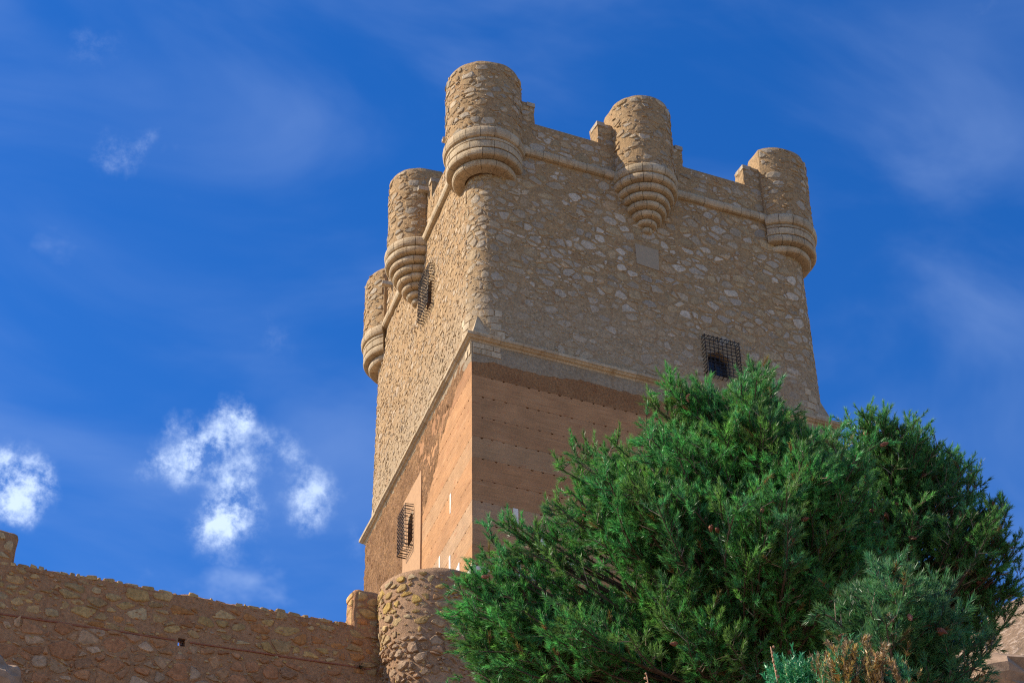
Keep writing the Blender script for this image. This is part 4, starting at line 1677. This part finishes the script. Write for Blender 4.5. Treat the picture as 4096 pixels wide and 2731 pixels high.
def pine(label, base, top, dist, tips, polys, seed, r0=.12, depth=1.5, ncone=30, twl=(.07, .20), per_m=400, greens=None, sh=1.0, near=.7, nl=.062):
    """Aleppo pine: trunk, limbs to the tips, side twigs, needles, cones"""
    rnd = random.Random(seed)
    nr = np.random.default_rng(seed)
    b3 = np.array([base[0], base[1], float(ground_z(base[0], base[1])) - .15])
    t = empty('pine_tree', tuple(b3), label, 'tree', 'Aleppo pines on the slope below the keep')
    up = np.array([0, 0, 1.0])
    ax = bez(b3, b3 + (top - b3) * .3 + np.array([.12, -.1, 0]), b3 + (top - b3) * .7 + np.array([-.1, .1, 0]), top, 14)
    rad = np.linspace(r0, .012, 14)
    V, Fc = tube_geo(ax, rad, 9)
    mesh_obj('trunk', V, Fc, M['bark'], t, smooth=True)
    tip3 = []
    for (x, y) in tips:
        T0 = at(x, y, dist + rnd.uniform(-.45, .35))
        tip3.append((T0, True))
        inw = unit(ax[8] - T0)
        for q in range(4):                          # the spray behind each outer tip
            tip3.append((T0 + inw * (.10 + .13 * q) + nr.normal(size=3) * .07, False))
    for P, n, dd in polys:
        for (x, y) in sample_poly(P, max(1, n // 8), rnd):
            e = min(1.0, edge_dist(x, y, P) / 190.0)
            k = -1 if rnd.random() < near else 1
            dz = k * rnd.random() ** .6 * dd * (.15 + .85 * math.sqrt(e))
            cc = at(x, y, dist + dz)
            cs = rnd.uniform(.11, .22)
            for _ in range(rnd.randint(6, 11)):      # foliage hangs together in clumps
                tip3.append((cc + nr.normal(size=3) * cs * np.array([1, 1, .8]), False))
    S0, S1, SCOL = [], [], []
    tw = MB()
    tp = MB()
    limb_pts = []
    GN = greens or [(0.045, 0.26, 0.07), (0.055, 0.28, 0.065), (0.04, 0.22, 0.07), (0.10, 0.30, 0.055), (0.042, 0.23, 0.09), (0.11, 0.25, 0.055), (0.05, 0.27, 0.06)]
    for T, outline in tip3:
        hd = math.hypot(T[0] - top[0], T[1] - top[1])
        zt = T[2] - .2 - .32 * hd - rnd.random() * .3
        f = (zt - b3[2]) / (top[2] - b3[2])
        f = max(.30, min(.93, f))
        i = f * 13
        i0 = min(12, int(i))
        P0 = ax[i0] + (ax[i0 + 1] - ax[i0]) * (i - i0)
        L = np.linalg.norm(T - P0)
        out = (T - P0)
        out[2] *= .5
        out = unit(out)
        de = unit(out * 1.0 + up * (.75 if outline else .45) + nr.normal(size=3) * .28)
        T = T - de * (.13 if outline else 0.06)
        pts = bez(P0, P0 + out * L * .38 + up * .03, T - de * L * .36, T, 9)
        r1 = min(.030, .007 + .009 * L) * rnd.uniform(.8, 1.1)
        V, Fc = tube_geo(pts, np.linspace(r1, .0045, 9), 5)
        if outline and L > .8:
            mesh_obj('limb', V, Fc, M['bark'], t, smooth=True)
        else:
            tw.add(V, Fc)
        limb_pts.append(pts)
        gcol = np.array(GN[rnd.randrange(len(GN))]) * rnd.uniform(.7, 1.35)
        # leader
        S0.append(pts[6]); S1.append(T + (pts[8] - pts[7]) * .15); SCOL.append(gcol)

        span = min(.8, rnd.uniform(.55, 1.0) / max(L, .3))
        ntw = rnd.randint(8, 11)
        for q in range(ntw):
            u = 1 - span * ((q + rnd.random()) / ntw)
            u = max(.12, min(.98, u))
            k = u * 8
            k0 = min(7, int(k))
            p = pts[k0] + (pts[k0 + 1] - pts[k0]) * (k - k0)
            tg = unit(pts[k0 + 1] - pts[k0])
            side = unit(np.cross(tg, nr.normal(size=3)))
            an = math.radians(rnd.uniform(32, 72))
            d = unit(tg * math.cos(an) + side * math.sin(an) + up * .12)
            ln = rnd.uniform(*twl) * (1.05 - .45 * (u - .3))
            e1 = p + d * ln
            # every shoot ends in its own brush of needles, turned up to the light
            for w in range(rnd.randint(2, 3)):
                o = e1 if w == 0 else p + (e1 - p) * rnd.uniform(.35, .9)
                d2 = unit(d + up * rnd.uniform(.2, .9) + nr.normal(size=3) * (.15 if w == 0 else .5))
                sl_ = rnd.uniform(.09, .17) * (1 if w == 0 else .8) * sh
                e2 = o + d2 * sl_
                V, Fc = tube_geo([p if w == 0 else o, o + (e2 - o) * .01, e2], [.0045, .0035, .0018], 3)
                (tp if rnd.random() < .3 else tw).add(V, Fc)
                c = gcol * rnd.uniform(.65, 1.65)
                if rnd.random() < .025:
                    c = np.array((0.26, 0.13, 0.05)) * rnd.uniform(.6, 1.1)
                S0.append(o + (e2 - o) * .08); S1.append(e2); SCOL.append(c)
    tw.build('twigs', M['bark'], t, kind='stuff')
    tp.build('young_twigs', M['twig'], t, kind='stuff')
    V, tri, C4 = needles(np.array(S0), np.array(S1), np.array(SCOL), per_m, nl, .0068, (24, 52), (0.30, 0.46, 0.09))
    fast_mesh('crown', V, tri, M['needle'], t, C4, kind='stuff')
    # cones in ones, twos and threes on older wood
    n = 0
    while n < ncone:
        pts = limb_pts[rnd.randrange(len(limb_pts))]
        k = rnd.randint(6, 8)
        p = pts[k]
        toward = unit(CAM - p)
        for _ in range(rnd.choice((1, 1, 2, 3))):
            o = bpy.data.objects.new('pine_cone', CONE)
            d = Vector(unit(np.array([rnd.uniform(-1, 1), rnd.uniform(-1, 1), rnd.uniform(-1.1, .2)])))
            q = p + unit(toward + nr.normal(size=3) * .4) * rnd.uniform(.05, .15)
            o.rotation_mode = 'QUATERNION'
            o.rotation_quaternion = d.to_track_quat('Z', 'Y')
            s_ = rnd.uniform(.75, 1.05)
            o.scale = (s_ * .85, s_ * .85, s_)
            o.location = q
            _link(o, t)
            n += 1
    return t


PA1 = [(1290, 1180), (1330, 1095), (1400, 1065), (1480, 1020), (1520, 975), (1600, 945), (1700, 930), (1760, 940), (1800, 970), (1870, 1000), (1950, 1020), (2010, 1040), (2020, 1200), (1990, 1568), (1310, 1568), (1320, 1390), (1350, 1280)]
PA2 = [(1035, 1372), (1100, 1320), (1125, 1285), (1150, 1300), (1180, 1360), (1290, 1385), (1330, 1568), (1095, 1568), (1055, 1445)]
TA = [(1008, 1338), (1082, 1266), (1106, 1210), (1150, 1228), (1030, 1405), (1060, 1470), (1060, 1520), (1235, 1160), (1255, 1140), (1290, 1030), (1322, 1045), (1368, 1012), (1400, 1035), (1460, 995), (1480, 918), (1462, 950), (1520, 862), (1545, 855), (1582, 862), (1612, 905), (1665, 895), (1700, 842), (1732, 834), (1757, 848), (1772, 880), (1795, 920), (1838, 955), (1872, 975)]
PB = [(1880, 1000), (1972, 925), (2085, 958), (2208, 1032), (2300, 1152), (2338, 1225), (2275, 1300), (2290, 1345), (2335, 1385), (2290, 1420), (2180, 1400), (2060, 1370), (1960, 1330), (1860, 1150)]
TB = [(1945, 962), (1968, 918), (1992, 932), (2012, 945), (2082, 957), (2108, 968), (2130, 1000), (2160, 1010), (2198, 1028), (2228, 1062), (2262, 1092), (2302, 1150), (2312, 1162), (2342, 1212), (2338, 1238), (2285, 1285), (2300, 1318), (2345, 1325), (2348, 1350), (2330, 1395), (2260, 1300)]
PC = [(1905, 1420), (1990, 1375), (2062, 1345), (2120, 1352), (2185, 1375), (2235, 1440), (2225, 1568), (1950, 1568)]
TCP = [(1905, 1425), (1928, 1395), (2000, 1372), (2058, 1342), (2078, 1350), (2120, 1352), (2150, 1372), (2195, 1380), (2232, 1440), (2180, 1465), (2020, 1450)]

gA = at(1690, 1640, 20.2)
pine('broad bushy green pine in front of the rammed earth wall', (gA[0], gA[1]), at(1735, 885, 20.3), 20.0, TA, [(PA1, 740, 1.7), (PA2, 85, .8), ([(1120, 1420), (1300, 1330), (1500, 1300), (1960, 1330), (1960, 1568), (1100, 1568)], 260, 1.6)], 3, ncone=90)
gB = at(2050, 1640, 22.6)
pine('thinner dark pine with sky showing through its branches beside the keep', (gB[0], gB[1]), at(2060, 985, 22.4), 22.2, TB, [(PB, 150, 1.3), ([(1880, 1010), (1990, 970), (2120, 1010), (2100, 1200), (1900, 1250)], 40, .9)], 4, ncone=70, greens=[(0.045, 0.21, 0.06), (0.05, 0.23, 0.055), (0.04, 0.18, 0.06), (0.075, 0.24, 0.055)], near=.5)
gC = at(2062, 1640, 15.2)
pine('young small pine with a bare stem growing in front of the larger pines', (gC[0], gC[1]), at(2060, 1350, 15.0), 15.0, TCP, [(PC, 110, .6)], 6, r0=.05, ncone=22, sh=.8, twl=(.06, .15), greens=[(0.034, 0.165, 0.065), (0.044, 0.19, 0.07), (0.03, 0.145, 0.065)], near=.5)


def rosemary(label, spots, dist, seed, pal, stemlen=(.28, .5)):
    rnd = random.Random(seed)
    c = np.mean([at(x, y, dist) for x, y in spots], 0)
    gz = float(ground_z(c[0], c[1]))
    t = empty('rosemary_bush', (c[0], c[1], gz), label, 'shrub', 'shrubs at the foot of the slope')
    root = np.array([c[0], c[1], gz - .05])
    S0, S1, SC_ = [], [], []
    st = MB()
    for (x, y) in spots:
        tip = at(x, y, dist + rnd.uniform(-.22, .22))
        ln = rnd.uniform(*stemlen)
        lean = unit(np.array([rnd.uniform(-.16, .16), rnd.uniform(-.16, .16), 1.0]))
        foot = tip - lean * ln
        V, Fc = tube_geo(bez(root, root + np.array([0, 0, .3]), foot - lean * .25, foot, 6), np.linspace(.012, .004, 6), 5)
        st.add(V, Fc)
        V, Fc = tube_geo([foot, tip], [.004, .0018], 4)
        st.add(V, Fc)
        col = np.array(pal[rnd.randrange(len(pal))]) * rnd.uniform(.8, 1.2)
        S0.append(foot); S1.append(tip); SC_.append(col)
        for _ in range(rnd.randint(6, 10)):
            p = foot + (tip - foot) * rnd.uniform(.15, .85)
            d = unit(lean + np.array([rnd.uniform(-.7, .7), rnd.uniform(-.7, .7), .2]))
            e = p + d * rnd.uniform(.06, .14)
            S0.append(p); S1.append(e); SC_.append(col * rnd.uniform(.85, 1.15))
    st.build('stems', M['stalk'], t, kind='stuff')
    V, tri, C4 = needles(np.array(S0), np.array(S1), np.array(SC_), 480, .026, .0062, (30, 70))
    fast_mesh('leaves', V, tri, M['leaf'], t, C4, kind='stuff')


rr_ = random.Random(9)
sp_g = [(rr_.uniform(1775, 1895), 0) for _ in range(75)]
sp_g = [(x, 1522 + .0035 * (x - 1835) ** 2 - 8 * rr_.random() + abs(rr_.gauss(0, 26))) for x, _ in sp_g]
rosemary('leafy green rosemary bush beside the dry beaded stalk', sp_g, 9.2, 1, [(0.045, 0.30, 0.12), (0.04, 0.25, 0.10), (0.08, 0.30, 0.09)])
sp_b = [(rr_.uniform(1885, 2080), 0) for _ in range(120)]
sp_b = [(x, (1478 if x < 1960 else 1478 + (x - 1960) * .36) + abs(1930 - min(x, 1930)) * .9 + abs(rr_.gauss(0, 30))) for x, _ in sp_b]
rosemary('half dried orange brown rosemary bush under the young pine', sp_b, 9.0, 2, [(0.42, 0.26, 0.06), (0.36, 0.20, 0.05), (0.30, 0.19, 0.08), (0.07, 0.27, 0.09), (0.44, 0.30, 0.08), (0.06, 0.24, 0.09), (0.34, 0.26, 0.13)])


def stalk(label, top, bot, dist, nb, seed):
    rnd = random.Random(seed)
    a, b = at(*top, dist), at(*bot, dist)
    d = unit(a - b)
    gz = float(ground_z(b[0], b[1]))
    foot = b + d * min(0.0, (gz - .05 - b[2]) / max(d[2], .3))
    t = empty('dry_stalk', tuple(foot), label, 'dry stalk')
    pts = [foot + (a - foot) * k / 8 + np.array([rnd.uniform(-.004, .004), rnd.uniform(-.004, .004), 0]) for k in range(9)]
    V, Fc = tube_geo(pts, np.linspace(.006, .0028, 9), 5)
    mesh_obj('stem', V, Fc, M['stalk'], t, smooth=True)
    for i in range(nb):
        p = a - d * (.004 + .021 * i) + np.array([rnd.uniform(-.009, .009), rnd.uniform(-.006, .006), 0])
        r = rnd.uniform(.0058, .0085)
        V, Fc = [], []
        for j in range(5):
            ph = math.pi * (j + .5) / 5
            for k in range(6):
                th = 2 * math.pi * k / 6
                V.append(p + r * np.array([math.sin(ph) * math.cos(th), math.sin(ph) * math.sin(th), math.cos(ph)]))
        for j in range(4):
            for k in range(6):
                Fc.append((j * 6 + k, (j + 1) * 6 + k, (j + 1) * 6 + (k + 1) % 6, j * 6 + (k + 1) % 6))
        Fc += [tuple(range(6)), tuple(range(24, 30))[::-1]]
        mesh_obj('seed_head', V, Fc, M['stalk'], t, smooth=True)


stalk('tall reddish dry stalk with round seed heads beside the green rosemary', (1772, 1483), (1790, 1580), 9.0, 14, 1)
stalk('short dry stalk poking up in front of the broad pine', (1483, 1545), (1490, 1580), 9.4, 5, 2)

# small weed rooted in the low wall
wp = np.array([-6.03, CY - .04, -3.58])
wd_ = empty('wall_weed', tuple(wp), 'tiny dark weed growing from the low wall beside the round tower', 'weed')
S0 = np.array([wp] * 16)
S1 = S0 + unit(NR.normal(size=(16, 3)) * np.array([1, .5, .5]) + np.array([0, -.5, -.2])) * NR.uniform(.06, .16, (16, 1))
mbw = MB()
for a, b in zip(S0, S1):
    V, Fc = tube_geo([a + np.array([0, .06, 0]), b], [.004, .002], 4)
    mbw.add(V, Fc)
mbw.build('stems', M['stalk'], wd_, kind='stuff')
V, tri, C4 = needles(S0, S1, np.tile((0.035, 0.055, 0.02), (16, 1)), 220, .03, .008, (30, 70))
fast_mesh('leaves', V, tri, M['leaf'], wd_, C4, kind='stuff')


# rocks
def rock(label, c, r, seed):
    V, Fc = [], []
    nu, nv = 20, 14
    for i in range(nv + 1):
        for k in range(nu):
            ph, th = math.pi * i / nv, 2 * math.pi * k / nu
            d = np.array([math.sin(ph) * math.cos(th), math.sin(ph) * math.sin(th), math.cos(ph)])
            f = 1 + 1.1 * float(fbm(d * 1.6 + seed * 5.7, 4))
            V.append(c + d * np.array(r) * f)
    for i in range(nv):
        for k in range(nu):
            Fc.append((i * nu + k, (i + 1) * nu + k, (i + 1) * nu + (k + 1) % nu, i * nu + (k + 1) % nu))
    tag(mesh_obj('rock', V, Fc, M['rock'], None), label, 'rock', 'rocks on the slope')


rock('grey weathered rock standing before the low reddish wall', at(0, 1575, 46.5), (.40, .5, .62), 1.0)
for i, (x, y, d_, r, lab) in enumerate(((2290, 1420, 44, 1.1, 'pale rock on the dry slope behind the dark pine'), (2085, 1355, 46, .8, 'small pale rock glimpsed under the dark pine branches'))):
    p = at(x, y, d_)
    p[2] = float(ground_z(p[0], p[1]))
    rock(lab, p, (r, r, r * .6), 3.0 + i)
